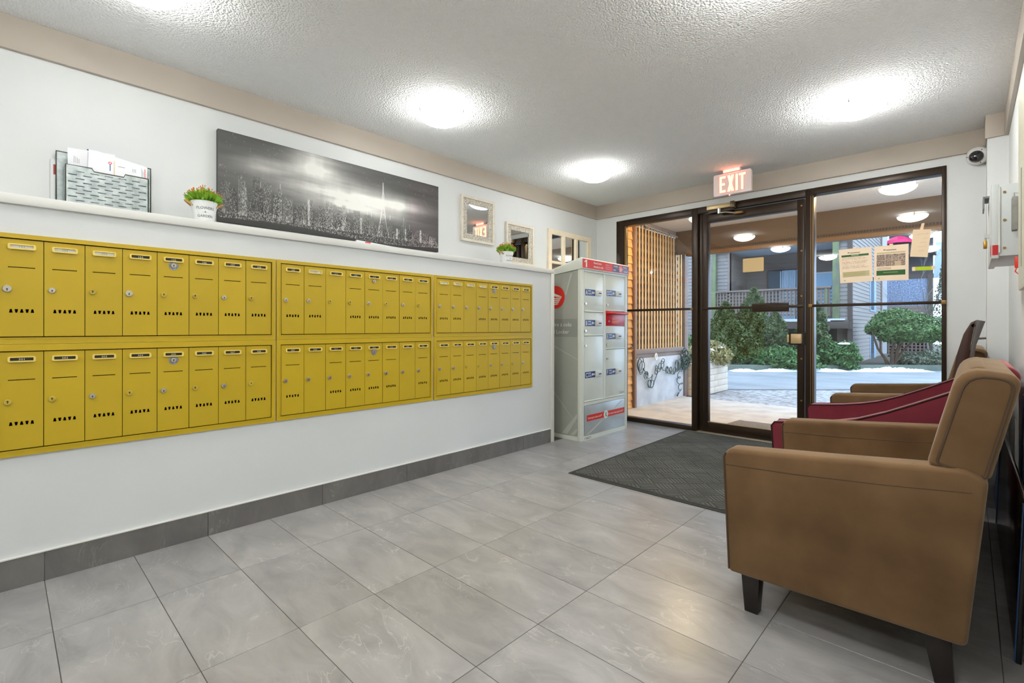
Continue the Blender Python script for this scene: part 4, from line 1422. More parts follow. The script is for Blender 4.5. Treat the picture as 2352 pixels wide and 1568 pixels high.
obj('seat_board', MB().prism([(2.76, 0.34), (2.785, 0.34), (2.862, 0.80), (2.842, 0.80)], lambda a, b, t: (a, t, b), 3.857, 3.975), DWOOD, wc, bev=0.003)
obj('top_bar', MB().cyl((2.893, 3.835, 1.095), (2.893, 3.997, 1.095), 0.010, 10), DWOOD, wc)
obj('peg', MB().cyl((2.905, 3.846, 1.020), (2.946, 3.846, 1.024), 0.006, 8), DEDGE, wc)

# ================================================================ along the right wall
kb = thing('steel_key_box', 'pale grey steel box with padlock and red labels on the right wall', 'box', (3.01, 3.34, 1.40))
obj('case', MB().box(2.972, XW, 3.085, 3.620, 1.405, 1.725), STEELG, kb, bev=0.003)
obj('lid', MB().box(2.948, 2.972, 3.080, 3.625, 1.395, 1.730), STEELG, kb, bev=0.003)
obj('hinge', MB().cyl((2.974, 3.081, 1.42), (2.974, 3.081, 1.715), 0.0035, 8), PLASTW, kb)
obj('red_label', MB().box(2.951, 2.970, 3.0788, 3.0802, 1.410, 1.455), mat('red_label', S(196, 26, 30), 0.4), kb)
obj('lid_label', MB().box(2.9470, 2.9482, 3.10, 3.20, 1.415, 1.46), MATS['red_label'], kb)
for z in (1.44, 1.565, 1.690):
    obj('screw', MB().cyl((2.990, 3.086, z), (2.990, 3.081, z), 0.0055, 10), BRONZL, kb)
obj('grey_cap', MB().box(2.93, 2.985, 3.45, 3.60, 1.742, 1.752).box(2.926, 2.932, 3.45, 3.60, 1.69, 1.752), GREYC, kb)
pl = obj('padlock', MB().box(2.926, 2.940, 3.34, 3.372, 1.475, 1.512), BRASS, kb, bev=0.003)
obj('shackle', MB().tube([(2.933, 3.345, 1.51), (2.933, 3.345, 1.53), (2.936, 3.356, 1.538), (2.933, 3.367, 1.53), (2.933, 3.367, 1.51)], 0.003, 6), CHROME, pl, sm=True)
obj('hasp', MB().box(2.930, 2.949, 3.335, 3.375, 1.525, 1.542), CHROME, pl)
tg = thing('red_key_tag', 'small red plastic tag with keys hanging below the steel box', 'key tag', (3.03, 3.06, 1.34))
obj('tag', MB().box(3.020, 3.044, 3.058, 3.064, 1.345, 1.395), REDT, tg, bev=0.003)
obj('cord', MB().tube([(3.026, 3.06, 1.345), (3.022, 3.058, 1.33), (3.034, 3.058, 1.315), (3.046, 3.06, 1.330), (3.040, 3.06, 1.345)], 0.0025, 6), REDT, tg, sm=True)
obj('key', MB().box(3.036, 3.050, 3.057, 3.060, 1.300, 1.318), CHROME, tg)
cpn = thing('cream_wall_panel', 'tall cream metal panel on the right wall beside the steel box', 'panel', (3.05, 2.5, 1.23))
obj('cover', MB().box(3.022, XW, 2.05, 2.88, 1.235, 2.02), CREAM, cpn, bev=0.006)
obj('groove', MB().box(3.0205, 3.0225, 2.70, 2.712, 1.32, 1.70), INKG, cpn)
pp_ = thing('hanging_booklet', 'grey bundle of papers on a wire loop hanging between the steel box and cream panel', 'papers', (3.03, 3.03, 1.52))
obj('pages', MB().box(3.010, 3.028, 3.00, 3.055, 1.505, 1.650), mat('grey_pages', S(150, 148, 142), 0.8, var=0.15, vscale=30), pp_, bev=0.003)
obj('wire', MB().tube([(3.018, 3.03, 1.65), (3.018, 3.03, 1.67), (3.035, 3.03, 1.665), (3.046, 3.03, 1.63)], 0.002, 6), CHROME, pp_, sm=True)


def leaning(name, label, cat, y0, y1, h, x_foot, x_top, th, m, m2=None):
    t = thing(name, label, cat, (x_foot, (y0 + y1) / 2, 0))
    poly = [(x_foot, 0.0), (x_foot + th, 0.0), (x_top + th, h), (x_top, h)]
    obj('board', MB().prism(poly, lambda a, b, t_: (a, t_, b), y0, y1), m, t, bev=0.002)
    if m2:
        q = [(x_foot - 0.003, 0.004), (x_foot, 0.004), (x_top, h - 0.004), (x_top - 0.003, h - 0.004)]
        obj('frame_edge', MB().prism(q, lambda a, b, t_: (a, t_, b), y0, y0 + 0.025), m2, t)  # blue strips stand in for window daylight reflected along the edges
        obj('frame_edge', MB().prism(q, lambda a, b, t_: (a, t_, b), y1 - 0.025, y1), m2, t)
    return t


leaning('black_framed_board', 'black glossy framed board leaning on the right wall behind the chairs', 'framed board', 2.25, 3.80, 0.52, 2.985, 3.004, 0.014, BLACKG, BLUEB)
leaning('blue_board', 'blue board standing behind the burgundy armchair', 'board', 3.90, 4.45, 0.30, 2.99, 3.02, 0.012, BLUEB)
leaning('tall_black_panel', 'tall narrow black panel leaning against the right wall beside the tan armchair', 'panel', 2.86, 3.02, 0.80, 3.026, 3.046, 0.012, BLACKG, BLUEB)


# ================================================================ notices on the glass
def notice_img(kind):
    h, w = 84, 66
    r = np.random.default_rng(3 if kind else 4)
    im = np.ones((h, w, 3)) * np.array([1.0, 0.91, 0.80])

    def blk(v0, v1, u0, u1, c):
        im[int(v0 * h):int(v1 * h), int(u0 * w):int(u1 * w)] = c
    g = np.array([0.20, 0.40, 0.20]); ol = np.array([0.80, 0.76, 0.56])
    blk(.87, .90, .28, .34, [.45, .36, .2]); blk(.86, .885, .36, .66, [.55, .50, .42]); blk(.06, .09, .14, .18, [.5, .42, .3])
    if kind == 0:
        blk(.77, .83, .09, .91, g)
        blk(.795, .81, .38, .62, [.7, .75, .6])
        for i in range(15):
            v = .74 - i * .024
            if i % 5 == 4:
                continue
            m = r.random(w) < 0.75
            m[:int(.1 * w)] = False; m[int(r.uniform(.75, .9) * w):] = False
            im[int(v * h), m] = [.80, .71, .60]
        blk(.17, .33, .10, .91, ol)
        for i in range(4):
            im[int((.20 + i * .03) * h), int(.13 * w):int(.8 * w)] = [.68, .64, .46]
    else:
        blk(.78, .82, .09, .91, ol)
        a, b, c, d = int(.42 * h), int(.76 * h), int(.09 * w), int(.91 * w)
        im[a:b, c:d] = np.array([.62, .54, .48]) + (r.random((b - a, d - c, 1)) - .5) * .45
        for u in (.32, .52, .72):
            im[a:b, int(u * w)] = [.85, .75, .66]
        im[(a + b) // 2, c:d] = [.8, .7, .6]
        blk(.42, .55, .62, .80, [.84, .74, .62])
        for i in range(3):
            im[int((.33 + .025 * i) * h), int(.1 * w):int(.5 * w)] = [.75, .66, .55]
        blk(.16, .30, .08, .92, g)
        blk(.235, .25, .28, .70, [.55, .6, .38]); blk(.18, .19, .15, .65, [.7, .75, .62])
    return lin(np.clip(im, 0, 1))


def notice(label, q, kind):
    t = thing('paper_notice', label, 'notice', (q[0][0], YG, q[0][1]))
    y = YG - 0.0012

    def fn(u, v, n):
        a = Vector(q[0]).lerp(Vector(q[1]), u); b = Vector(q[3]).lerp(Vector(q[2]), u)
        p = a.lerp(b, v)
        return (p.x, y - n, p.y)
    obj('sheet', MB().prism([tuple(p) for p in q], lambda a, b, t_: (a, t_, b), y, y + 0.0008), PADP, t)
    obj('print', vgrid('print', notice_img(kind), lambda u, v, n: fn(u, v, 0.0004)), mat_vcol('notice_print', 0.7), t)
    m_ = Vector(q[3]).lerp(Vector(q[2]), 0.5)
    obj('tape', MB().box(m_.x - 0.012, m_.x + 0.012, y - 0.0012, y - 0.0005, m_.y - 0.012, m_.y + 0.012), PADP, t)


notice('white text notice with green heading taped to the window glass', [(2.058, 1.468), (2.287, 1.474), (2.278, 1.764), (2.047, 1.762)], 0)
notice('white notice with photo grid and green footer taped to the window glass', [(2.294, 1.472), (2.520, 1.468), (2.520, 1.760), (2.297, 1.762)], 1)
nt_ = thing('notepad_sheet', 'torn beige notepad sheet with handwriting taped to the window glass', 'note', (2.59, YG, 1.64))
q = [(2.528, 1.655), (2.636, 1.640), (2.658, 1.858), (2.548, 1.869)]
obj('sheet', MB().prism(q, lambda a, b, t_: (a, t_, b), YG - 0.0016, YG - 0.0008), PADP, nt_)
obj('tape', MB().prism([(2.585, 1.848), (2.606, 1.846), (2.618, 1.912), (2.600, 1.912)], lambda a, b, t_: (a, t_, b), YG - 0.0024, YG - 0.0017), PADP, nt_)
rs_ = random.Random(12)
for u0, u1, v in ((2.572, 2.640, 1.826), (2.606, 2.636, 1.792), (2.590, 2.626, 1.760), (2.574, 2.628, 1.728), (2.580, 2.616, 1.696)):
    nn = int((u1 - u0) / 0.0022)
    sq = [(u0 + (u1 - u0) * i / nn, YG - 0.0020, v + rs_.uniform(-0.006, 0.007) * (1 if i % 2 else 0.3)) for i in range(nn + 1)]
    obj('handwriting', MB().tube(sq, 0.0005, 4), mat('pencil_ink', S(176, 146, 114), 0.7), nt_)
ys = thing('yellow_strip', 'bright yellow paper strip taped to the window glass', 'paper strip', (2.61, YG, 1.54))
obj('strip', MB().prism([(2.556, 1.540), (2.664, 1.536), (2.664, 1.566), (2.556, 1.570)], lambda a, b, t_: (a, t_, b), YG - 0.0012, YG - 0.0006), YELP, ys)
for a in (2.541, 2.660):
    obj('tape', MB().box(a, a + 0.020, YG - 0.0020, YG - 0.0013, 1.538, 1.570), PADP, ys)
dl = thing('blank_door_label', 'blank beige rounded label stuck on the door glass', 'label', (1.345, YG, 1.63))
obj('sheet', plate('sheet', rrect(1.252, 1.442, 1.626, 1.760, 0.008), [], 0.0012, on_back(YG - 0.001)), mat('label_beige', S(226, 196, 142), 0.6), dl)

# ================================================================ porch outside
struct('porch_slab', MB().box(-0.48, 4.6, 5.02, 7.42, -0.12, -0.004), SLAB)
struct('porch_soffit', MB().box(-0.60, 4.6, 5.12, 7.15, CEIL, CEIL + 0.08), mat_popcorn('porch_stucco', S(206, 192, 176)))
struct('upper_storeys', MB().box(-9, 14, -3.1, 7.15, CEIL + 0.12, 6.6), SIDE)  # unseen box of upper floors, added to block sky light
fb_ = struct_empty('porch_fascia', (1.5, 7.2, 2.1))
obj('fascia_board', MB().box(-0.42, 4.6, 7.15, 7.22, 2.205, CEIL + 0.08), FASC, fb_, bev=0.003)
obj('fascia_trim', MB().box(-0.25, 4.6, 7.13, 7.24, 2.165, 2.215), FASCL, fb_, bev=0.003)
for i in range(96):
    x = -0.12 + i * 0.030
    obj('vent_slot', MB().box(x, x + 0.017, 7.146, 7.150, 2.232, 2.258), VENT, fb_)
obj('knee_brace', MB().bar((-0.40, 7.19, 2.42), (-0.10, 7.19, 2.13), 0.06, 0.10, (0, 1, 0)), FASC, fb_)
pl_ = make_lamp('porch_light', 'warm glass porch light on the soffit outside, nearer the slat screen', (0.45, 5.62, CEIL), DISHW, 'porch lights')
dup(pl_, (2.15, 5.62, CEIL), 0.5, 'warm glass porch light on the soffit outside the wide window pane')  # second porch lamp, out of view, added so the soffit here is lit

# cedar siding wall continuing the lattice screen
XS = -0.44
ow = struct_empty('wall_porch', (XS, 5.5, 0))
obj('backing', MB().box(XS - 0.12, XS - 0.02, 5.12, 5.86, 0, CEIL), DTRIM, ow)
bm_ = None
z = 0.0
k = 0
while z < 2.55:
    hh = 0.108
    poly = [(XS - 0.02, z), (XS + 0.012, z), (XS - 0.004, min(z + hh, 2.55)), (XS - 0.02, min(z + hh, 2.55))]
    # boards are split in staggered lengths
    cuts = [5.12, 5.12 + 0.36 + 0.16 * ((k * 7) % 3) / 2, 5.86]
    for a, b in zip(cuts[:-1], cuts[1:]):
        obj('board', MB().prism(poly, lambda p, q, t: (p, t, q), a + 0.001, b - 0.001), CEDAR, ow)
    z += hh
    k += 1
obj('corner_trim', MB().box(XS - 0.02, XS + 0.045, 5.86, 5.915, 0.0, 2.55), BROWNT, ow, bev=0.003)
tp = thing('brass_tap', 'small brass garden tap on the cedar siding', 'tap', (XS + 0.02, 5.76, 0.80))
obj('spout', MB().tube([(XS + 0.01, 5.74, 0.80), (XS + 0.06, 5.745, 0.80), (XS + 0.085, 5.75, 0.785)], 0.013, 8), BRASS, tp, sm=True)
obj('handle', MB().lathe([(0.0005, 0.0), (0.024, 0.002), (0.024, 0.010), (0.0005, 0.012)], (XS + 0.06, 5.75, 0.812), 14), mat('blue_tap_wheel', S(70, 100, 150), 0.4), tp, sm=True)

lt = thing('lattice_screen', 'tall cedar slat screen on the low concrete wall of the porch', 'screen', (XS, 6.65, 0.68))
LY_0, LY_1 = 5.915, 7.44
obj('bottom_rail', MB().box(XS - 0.03, XS + 0.03, LY_0, 7.56, 0.715, 0.780), GREYW, lt, bev=0.003)
obj('lower_rail', MB().box(XS - 0.05, XS + 0.015, LY_0, 7.40, 0.655, 0.712), GREYW, lt, bev=0.003)
obj('post', MB().box(XS - 0.045, XS + 0.045, 7.44, 7.57, 0.0, 2.40), GREYW, lt, bev=0.004)
obj('top_rail', MB().box(XS - 0.03, XS + 0.03, LY_0, 7.44, 2.492, 2.548), GREYW, lt, bev=0.003)
NS = 17
for i in range(NS):
    y = LY_0 + 0.012 + i * (LY_1 - LY_0 - 0.02) / NS
    obj('slat', MB().box(XS + 0.014, XS + 0.022, y, y + 0.036, 0.780, 2.492), SLATM, lt)
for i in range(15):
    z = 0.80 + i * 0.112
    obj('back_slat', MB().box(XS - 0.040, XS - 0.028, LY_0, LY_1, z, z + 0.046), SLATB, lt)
obj('closing_board', MB().box(XS - 0.110, XS - 0.095, LY_0, LY_1, 0.780, 2.50), mat('shadow_board', S(52, 38, 26), 0.9), lt)  # dark sheet, its colour stands in for shade between the slats
struct('porch_low_wall', MB().box(XS - 0.14, XS + 0.020, 5.915, 7.56, -0.1, 0.655), CONC, bev=0.004)

# conduit with hooks on the screen
cd = thing('conduit', 'bent grey conduit running along the top of the slat screen', 'conduit', (XS + 0.04, 6.6, 2.45))
obj('pipe', MB().tube([(XS + 0.055, 6.10, 2.54), (XS + 0.055, 6.13, 2.50), (XS + 0.050, 6.22, 2.488), (XS + 0.05, 7.30, 2.470)], 0.011, 8), GREYC, cd, sm=True)
for y in (6.18, 6.85, 7.27):
    obj('clip', MB().box(XS + 0.03, XS + 0.066, y, y + 0.012, 2.46, 2.505), CHROME, cd)
hs = thing('garden_hose', 'dark green coiled garden hose hanging on the low concrete wall', 'hose', (XS + 0.06, 6.8, 0.4))
X_H = XS + 0.045
rr = random.Random(4)
pts = []


def coil(y0, z0, y1, z1, n, ry, rz, jit=0.0):
    out = []
    N = n * 14
    for i in range(N + 1):
        q = i / N; a = 2 * PI * n * q
        out.append((X_H + 0.016 * math.sin(a * 0.5 + 1) + 0.012, y0 + (y1 - y0) * q + ry * math.cos(a) + rr.uniform(-jit, jit), z0 + (z1 - z0) * q + rz * math.sin(a) + rr.uniform(-jit, jit)))
    return out


pts = coil(5.98, 0.60, 6.02, 0.52, 3, 0.075, 0.085) + coil(6.10, 0.42, 6.25, 0.42, 2, 0.06, 0.05) + coil(6.22, 0.30, 6.34, 0.28, 3, 0.055, 0.055) \
    + coil(6.42, 0.44, 6.58, 0.54, 3, 0.05, 0.055) + coil(6.62, 0.58, 6.70, 0.50, 2, 0.06, 0.06) + coil(6.75, 0.46, 7.05, 0.42, 5, 0.05, 0.052) + coil(7.1, 0.48, 7.22, 0.52, 3, 0.075, 0.085)
obj('tube', MB().tube(pts, 0.0056, 6), HOSE, hs, sm=True)
pts = coil(7.33, 0.66, 7.38, 0.50, 7, 0.10, 0.10, 0.03) + coil(7.36, 0.50, 7.40, 0.56, 6, 0.11, 0.09, 0.03)
obj('bundle', MB().tube([(p[0] + rr.uniform(0, 0.05), p[1], p[2]) for p in pts], 0.0062, 6), HOSE, hs, sm=True)
pts = coil(7.20, 0.40, 7.24, 0.12, 3, 0.075, 0.03) + [(X_H + 0.01, 7.22, 0.06), (X_H + 0.01, 7.17, -0.0), (X_H + 0.01, 7.15, 0.01)]
pts = [(p[0], p[1], max(p[2], 0.075)) for p in pts[:-3]] + [(X_H + 0.01, 7.19, 0.06), (X_H + 0.01, 7.16, 0.05)]
obj('tail', MB().tube(pts, 0.0056, 6), HOSE, hs, sm=True)
obj('hose_tip', MB().cyl((X_H + 0.01, 7.19, 0.075), (X_H + 0.012, 7.14, 0.03), 0.011, 8), INKK, hs)
hk = thing('white_hook', 'white metal hose hook under the slat screen', 'hook', (X_H, 6.45, 0.66))
obj('loop', MB().tube([(X_H + 0.01 + 0.0, 6.45 + 0.026 * math.sin(a), 0.665 + 0.045 * math.cos(a)) for a in [i * 0.45 for i in range(14)]], 0.010, 8), PLASTW, hk, sm=True)
om = thing('outdoor_doormat', 'rough brown doormat on the porch slab outside the door', 'mat', (1.35, 5.4, 0))
mp_ = [(0.86, 5.12), (2.0, 5.12), (2.0, 5.86)]
r2 = random.Random(2)
mp_ += [(2.0 - i * 0.1, 5.88 + r2.uniform(-0.03, 0.03) + 0.02 * math.sin(i)) for i in range(1, 11)] + [(0.94, 5.90)]
obj('pile', MB().prism(mp_, lambda a, b, t: (a, b, t), -0.004, 0.012), DIRTM, om, bev=0.003)

# ================================================================ street beyond
RD = Vector((0.7264, 0.6873, 0)); FD = Vector((-0.6873, 0.7264, 0))
C0 = Vector((2.876, 0, 0))


def W2(r, d, z):       # r metres sideways along the road, d metres across it
    p = C0 + RD * r + FD * d
    return (p.x, p.y, z)


def strip(name, d0, d1, z, m, th=0.1, r0=-14, r1=26):
    v = [W2(r0, d0, z), W2(r1, d0, z), W2(r1, d1, z), W2(r0, d1, z)]
    return struct(name, MB().add(v + [(a, b, c - th) for a, b, c in v], [(0, 1, 2, 3), (7, 6, 5, 4), (0, 4, 5, 1), (1, 5, 6, 2), (2, 6, 7, 3), (3, 7, 4, 0)]), m)


struct('gravel_drive', MB().box(-16, 26, 7.42, 26, -0.20, -0.030), GRAVEL)
strip('road', 8.6, 12.3, -0.012, ASPH, 0.015)
kb_ = strip('kerb', 12.3, 12.5, 0.125, KERB, 0.16)
strip('planting_bed', 12.5, 40, 0.06, EARTH, 0.08)


def noise_pile(name, label, r0, r1, d0, h, seed):
    rr = np.random.default_rng(seed)
    n = 46; k = 8
    prof = np.clip(np.sin(np.linspace(0, PI, n)) ** 0.6 * (0.45 + 0.55 * np.convolve(rr.random(n + 4), np.ones(5) / 5, 'valid')), 0.02, 1)
    mb = MB(); v = []
    for i in range(n):
        for j in range(k):
            q = j / (k - 1)
            zz = h * prof[i] * math.sin(PI * q) ** 0.8 * (0.75 + 0.5 * rr.random())
            v.append(W2(r0 + (r1 - r0) * i / (n - 1), d0 - 0.34 + 0.40 * q, -0.012 + max(0.0, zz)))
    fcs = [(i * k + j, (i + 1) * k + j, (i + 1) * k + j + 1, i * k + j + 1) for i in range(n - 1) for j in range(k - 1)]
    o = obj(name, mb.add(v, fcs), SNOW, sm=True, fix=False, ang=80)
    return tag(o, label, 'snow', 'snow heaps along the kerb')


noise_pile('snow_heap', 'low snow heap along the kerb in front of the round-topped shrub', 8.45, 10.5, 12.3, 0.12, 1)
noise_pile('snow_heap', 'small snow heap along the kerb in front of the conifer by the mossy post', 7.5, 8.42, 12.3, 0.08, 2)
noise_pile('snow_heap', 'snow heap along the kerb seen through the door glass', 6.2, 7.35, 12.3, 0.09, 3)
noise_pile('snow_heap', 'thin snow patch along the kerb beside the planter', 5.5, 6.15, 12.3, 0.07, 4)


# ---------------------------------------------------------------- foliage
def leaf_cloud(pts, size, seed, flat_=0.35):
    rr = np.random.default_rng(seed)
    n = len(pts)
    d = rr.normal(size=(n, 3)); d[:, 2] *= 1 - flat_ * 0.5
    d /= np.linalg.norm(d, axis=1)[:, None]
    e = rr.normal(size=(n, 3)); e -= d * (e * d).sum(1)[:, None]; e /= np.linalg.norm(e, axis=1)[:, None]
    s = size * rr.uniform(0.6, 1.3, (n, 1))
    a = pts - d * s; b = pts + e * s * 0.45; c = pts + d * s; g = pts - e * s * 0.45
    v = np.stack([a, b, c, g], 1).reshape(-1, 3)
    fcs = np.arange(4 * n).reshape(n, 4)
    me = bpy.data.meshes.new('foliage')
    me.from_pydata(v.tolist(), [], fcs.tolist())
    me.update()
    return me


def shell_pts(n, fn, seed, depth=0.35):
    rr = np.random.default_rng(seed)
    out = []
    while len(out) < n:
        d = rr.normal(size=3); d /= np.linalg.norm(d)
        q = 1 - depth * rr.random() ** 1.6
        out.append(fn(d, q, rr))
    return np.array(out)


def shrub(name, label, cat, c, rad, n, size, m, seed, trunk=True, lump=0.18, base=0.05, group=None, zcut=-0.75):
    c = Vector(c)
    t = thing(name, label, cat, (c.x, c.y, base), 0, group)
    rs = np.random.default_rng(seed)
    ph = rs.uniform(0, 6, 6)

    def fn(d, q, rr):
        k = 1 + lump * (math.sin(4 * d[0] + ph[0] + 3 * d[2]) * 0.5 + math.sin(5 * d[1] + ph[1]) * 0.5 + 0.6 * math.sin(9 * d[2] + ph[2] + 7 * d[0]))
        z = max(d[2], zcut)
        return (c.x + d[0] * rad[0] * q * k, c.y + d[1] * rad[1] * q * k, c.z + z * rad[2] * q * k)
    obj('foliage', leaf_cloud(shell_pts(n, fn, seed), size, seed), m, t)
    if trunk:
        for k in range(3):
            a = rs.uniform(0, 6)
            obj('stem', MB().tube([(c.x + 0.05 * math.cos(a), c.y + 0.05 * math.sin(a), base), (c.x + rad[0] * .3 * math.cos(a), c.y + rad[1] * .3 * math.sin(a), c.z)], [0.03, 0.015], 6), BARK, t)
    return t


def conifer(label, x, y, h, r, n, seed, group=None, base=0.05):
    t = thing('conifer', label, 'conifer', (x, y, base), 0, group)
    rr = np.random.default_rng(seed)
    P_ = []
    br = rr.uniform(0, 2 * PI, 60)
    while len(P_) < n:
        q = rr.random() ** 0.8
        a = rr.uniform(0, 2 * PI)
        k = 1 + 0.30 * math.sin(3 * a + 11 * q + seed) + 0.22 * math.sin(7 * a - 17 * q)
        rad = r * (1 - q) ** 0.75 * k * (1 - 0.5 * rr.random() ** 2) + 0.02
        if q < 0.08:
            rad *= 0.8
        P_.append((x + rad * math.cos(a), y + rad * math.sin(a), base + h * (0.03 + 0.97 * q)))
    obj('foliage', leaf_cloud(np.array(P_), 0.040, seed, 0.1), LEAFD, t)
    obj('trunk', MB().cyl((x, y, base), (x, y, base + h * 0.85), 0.05, 8, 0.01), BARK, t)
    return t


conifer('broad dark conifer nearest the mossy balcony post, seen through the door', -2.02, 13.75, 1.75, 0.62, 11000, 21, 'conifers in front of the balcony')
conifer('tallest dark conifer in front of the balcony lattice', -1.42, 14.15, 2.12, 0.62, 12000, 22, 'conifers in front of the balcony')
conifer('drooping conifer beside the dark opening under the balcony', -0.98, 14.55, 1.45, 0.52, 9000, 23, 'conifers in front of the balcony')
conifer('slim conifer beside the small low hedge, seen through the window pane', -0.16, 15.0, 1.78, 0.50, 9500, 24, 'conifers in front of the balcony')
shrub('low_hedge', 'low dark green hedge along the kerb under the conifers', 'hedge', (-0.85, 13.85, 0.24), (1.0, 0.45, 0.30), 4200, 0.055, LEAFH, 31)
shrub('low_hedge', 'clipped low hedge with a patch of snow at the corner of the grey house', 'hedge', (0.34, 14.95, 0.36), (0.58, 0.50, 0.40), 4200, 0.05, LEAFH, 32)
sn = obj('snow_patch', MB().lathe([(0.0005, 0.05), (0.10, 0.04), (0.17, 0.0)], (0.55, 14.85, 0.66), 14), SNOW, sm=True)
tag(sn, 'small white patch of snow lying on top of the clipped low hedge', 'snow')
shrub('undergrowth', 'grey-green undergrowth with snow flecks below the round-topped shrub', 'undergrowth', (2.05, 17.1, 0.22), (0.75, 0.6, 0.24), 3200, 0.045, LEAFS, 33, trunk=False)
shrub('undergrowth', 'dark undergrowth beside the clipped hedge and tree stems', 'undergrowth', (-2.9, 13.4, 0.35), (0.6, 0.5, 0.5), 2200, 0.055, LEAFH, 36, trunk=False)

# round topped shrub on bare stems
rt = thing('round_topped_shrub', 'tree-like shrub with a domed green crown on bare stems', 'shrub', (1.35, 16.45, 0.05))


def dome_fn(d, q, rr):
    lump = 1 + 0.09 * math.sin(6 * d[0] + 3) + 0.09 * math.sin(7 * d[2] + 5 * d[1]) + 0.06 * math.sin(13 * d[0] + 9 * d[1])
    z = d[2] * 0.50 if d[2] > 0 else d[2] * 0.34
    side = d[0] * 0.90 * q * lump
    dep = d[1] * 0.75 * q * lump
    p = Vector((1.62, 16.70, 1.03)) + RD * side + FD * dep
    return (p.x, p.y, p.z + z * q * lump - 0.10 * (d[0] - 0.2) * (1 if d[0] > 0.2 else 0.3))


obj('crown', leaf_cloud(shell_pts(9500, dome_fn, 41, 0.30), 0.048, 41), LEAFR, rt)
for k, (a, b, c, e) in enumerate(((0.0, 0.0, 0.15, 0.95), (0.05, 0.0, 0.42, 0.92), (-0.02, 0.05, -0.50, 1.02), (0.02, -0.05, 0.70, 0.9), (0.10, 0.0, 0.25, 0.8), (-0.1, 0.0, -0.30, 0.9))):
    p0 = Vector((1.36, 16.45, 0.05)) + RD * a
    p3 = Vector((1.36, 16.45, e)) + RD * c + FD * b
    mid = p0.lerp(p3, 0.5) + RD * (-0.10 if c < 0 else -0.06) + Vector((0, 0, 0.0))
    obj('stem', MB().tube([p0, p0.lerp(mid, 0.5), mid, mid.lerp(p3, 0.6), p3], [0.05 - 0.004 * k, 0.042 - .004 * k, 0.034 - .003 * k, 0.024, 0.012], 7), BARK, rt, sm=True)

# planter with shrub
plt = thing('timber_planter', 'pale painted block planter outside at the end of the porch wall', 'planter', (-0.8, 8.2, 0))
for r_ in range(5):
    z0 = -0.02 + r_ * 0.105
    for a, b in ((7.60, 8.24), (8.24, 8.86)):
        off = 0.16 if r_ % 2 else 0.0
        obj('block', MB().box(-0.36, -0.235, a + 0.002 + (off if a > 8 else 0), b - 0.002 + (off if a < 8 else 0), z0 + 0.002, z0 + 0.103), PLANT, plt, bev=0.004)
    obj('block', MB().box(-1.6, -0.362, 7.60, 7.72, z0 + 0.002, z0 + 0.103), PLANT, plt, bev=0.004)
    obj('block', MB().box(-1.6, -0.362, 8.74, 8.86, z0 + 0.002, z0 + 0.103), PLANT, plt, bev=0.004)
obj('earth_fill', MB().box(-1.6, -0.36, 7.72, 8.74, 0.0, 0.46), EARTH, plt)
obj('snow_cap', MB().box(-0.37, -0.238, 7.62, 8.40, 0.505, 0.528), SNOW, plt, bev=0.010)
shrub('heather_shrub', 'grey-green heather shrub spilling over the painted block planter', 'shrub', (-0.42, 8.45, 0.62), (0.34, 0.52, 0.24), 4200, 0.034, LEAFG, 51)
for k, (x, y, z, r_) in enumerate(((-0.30, 8.15, 0.70, 0.10), (-0.22, 8.40, 0.74, 0.07), (-0.40, 8.0, 0.66, 0.09))):
    o = obj('snow_clump', MB().lathe([(0.0005, 0.035), (r_ * 0.6, 0.028), (r_, 0.0), (r_ * 0.5, -0.02), (0.0005, -0.02)], (x, y, z), 12), SNOW, sm=True)
    tag(o, ['broad clump of snow in the middle of the heather shrub', 'smallest clump of snow on the far half of the heather shrub', 'clump of snow on the heather next to the porch wall'][k], 'snow', 'snow clumps on the heather')


# ---------------------------------------------------------------- grey house with balcony
def siding_y(x0, x1, y, z0, z1, lap=0.115):      # faces -Y
    mb = MB(); z = z0
    while z < z1 - 0.01:
        zt = min(z + lap, z1)
        mb.prism([(y + 0.06, z), (y - 0.014, z), (y, zt), (y + 0.06, zt)], lambda a, b, t: (t, a, b), x0, x1)
        z += lap
    return mb


def siding_x(y0, y1, x, z0, z1, lap=0.115):      # faces +X
    mb = MB(); z = z0
    while z < z1 - 0.01:
        zt = min(z + lap, z1)
        mb.prism([(x - 0.06, z), (x + 0.014, z), (x, zt), (x - 0.06, zt)], lambda a, b, t: (a, t, b), y0, y1)
        z += lap
    return mb


HY = 16.3
hs_ = thing('balcony_house', 'grey lap-sided apartment house with a lattice balcony across the road', 'building', (-1.5, 18, 0))
obj('siding', siding_y(-7.0, -3.36, HY, 0.0, 6.0), SIDE, hs_, kind='stuff')
obj('core_wall', MB().box(-9.0, 0.42, HY + 1.78, 22.2, 0.0, 6.2), SIDED, hs_)
obj('siding', siding_y(-3.22, -2.86, HY + 0.08, 1.2, 3.56), SIDE, hs_, kind='stuff')
obj('siding_trim', MB().box(-2.86, -2.80, HY + 0.04, HY + 0.16, 1.2, 3.56), GREYW, hs_)
obj('mossy_post', MB().box(-3.36, -3.22, HY - 0.06, HY + 0.06, 0.0, 3.56), POSTG, hs_, bev=0.01)
obj('recess_wall', MB().box(-2.86, -2.80, HY + 0.0, HY + 1.7, 1.1, 3.5), SIDED, hs_)
obj('recess_siding', siding_y(-2.85, 0.25, HY + 1.7, 1.1, 3.56, 0.12), SIDED, hs_, kind='stuff')
dr = obj('sliding_door_frame', MB().box(-2.12, -0.95, HY + 1.62, HY + 1.70, 1.12, 3.02), DTRIM, hs_)
obj('door_pane', MB().box(-2.08, -1.72, HY + 1.60, HY + 1.63, 1.16, 2.98), WIND, dr)
obj('door_pane', MB().box(-1.66, -1.30, HY + 1.60, HY + 1.63, 1.16, 2.98), WINL, dr)
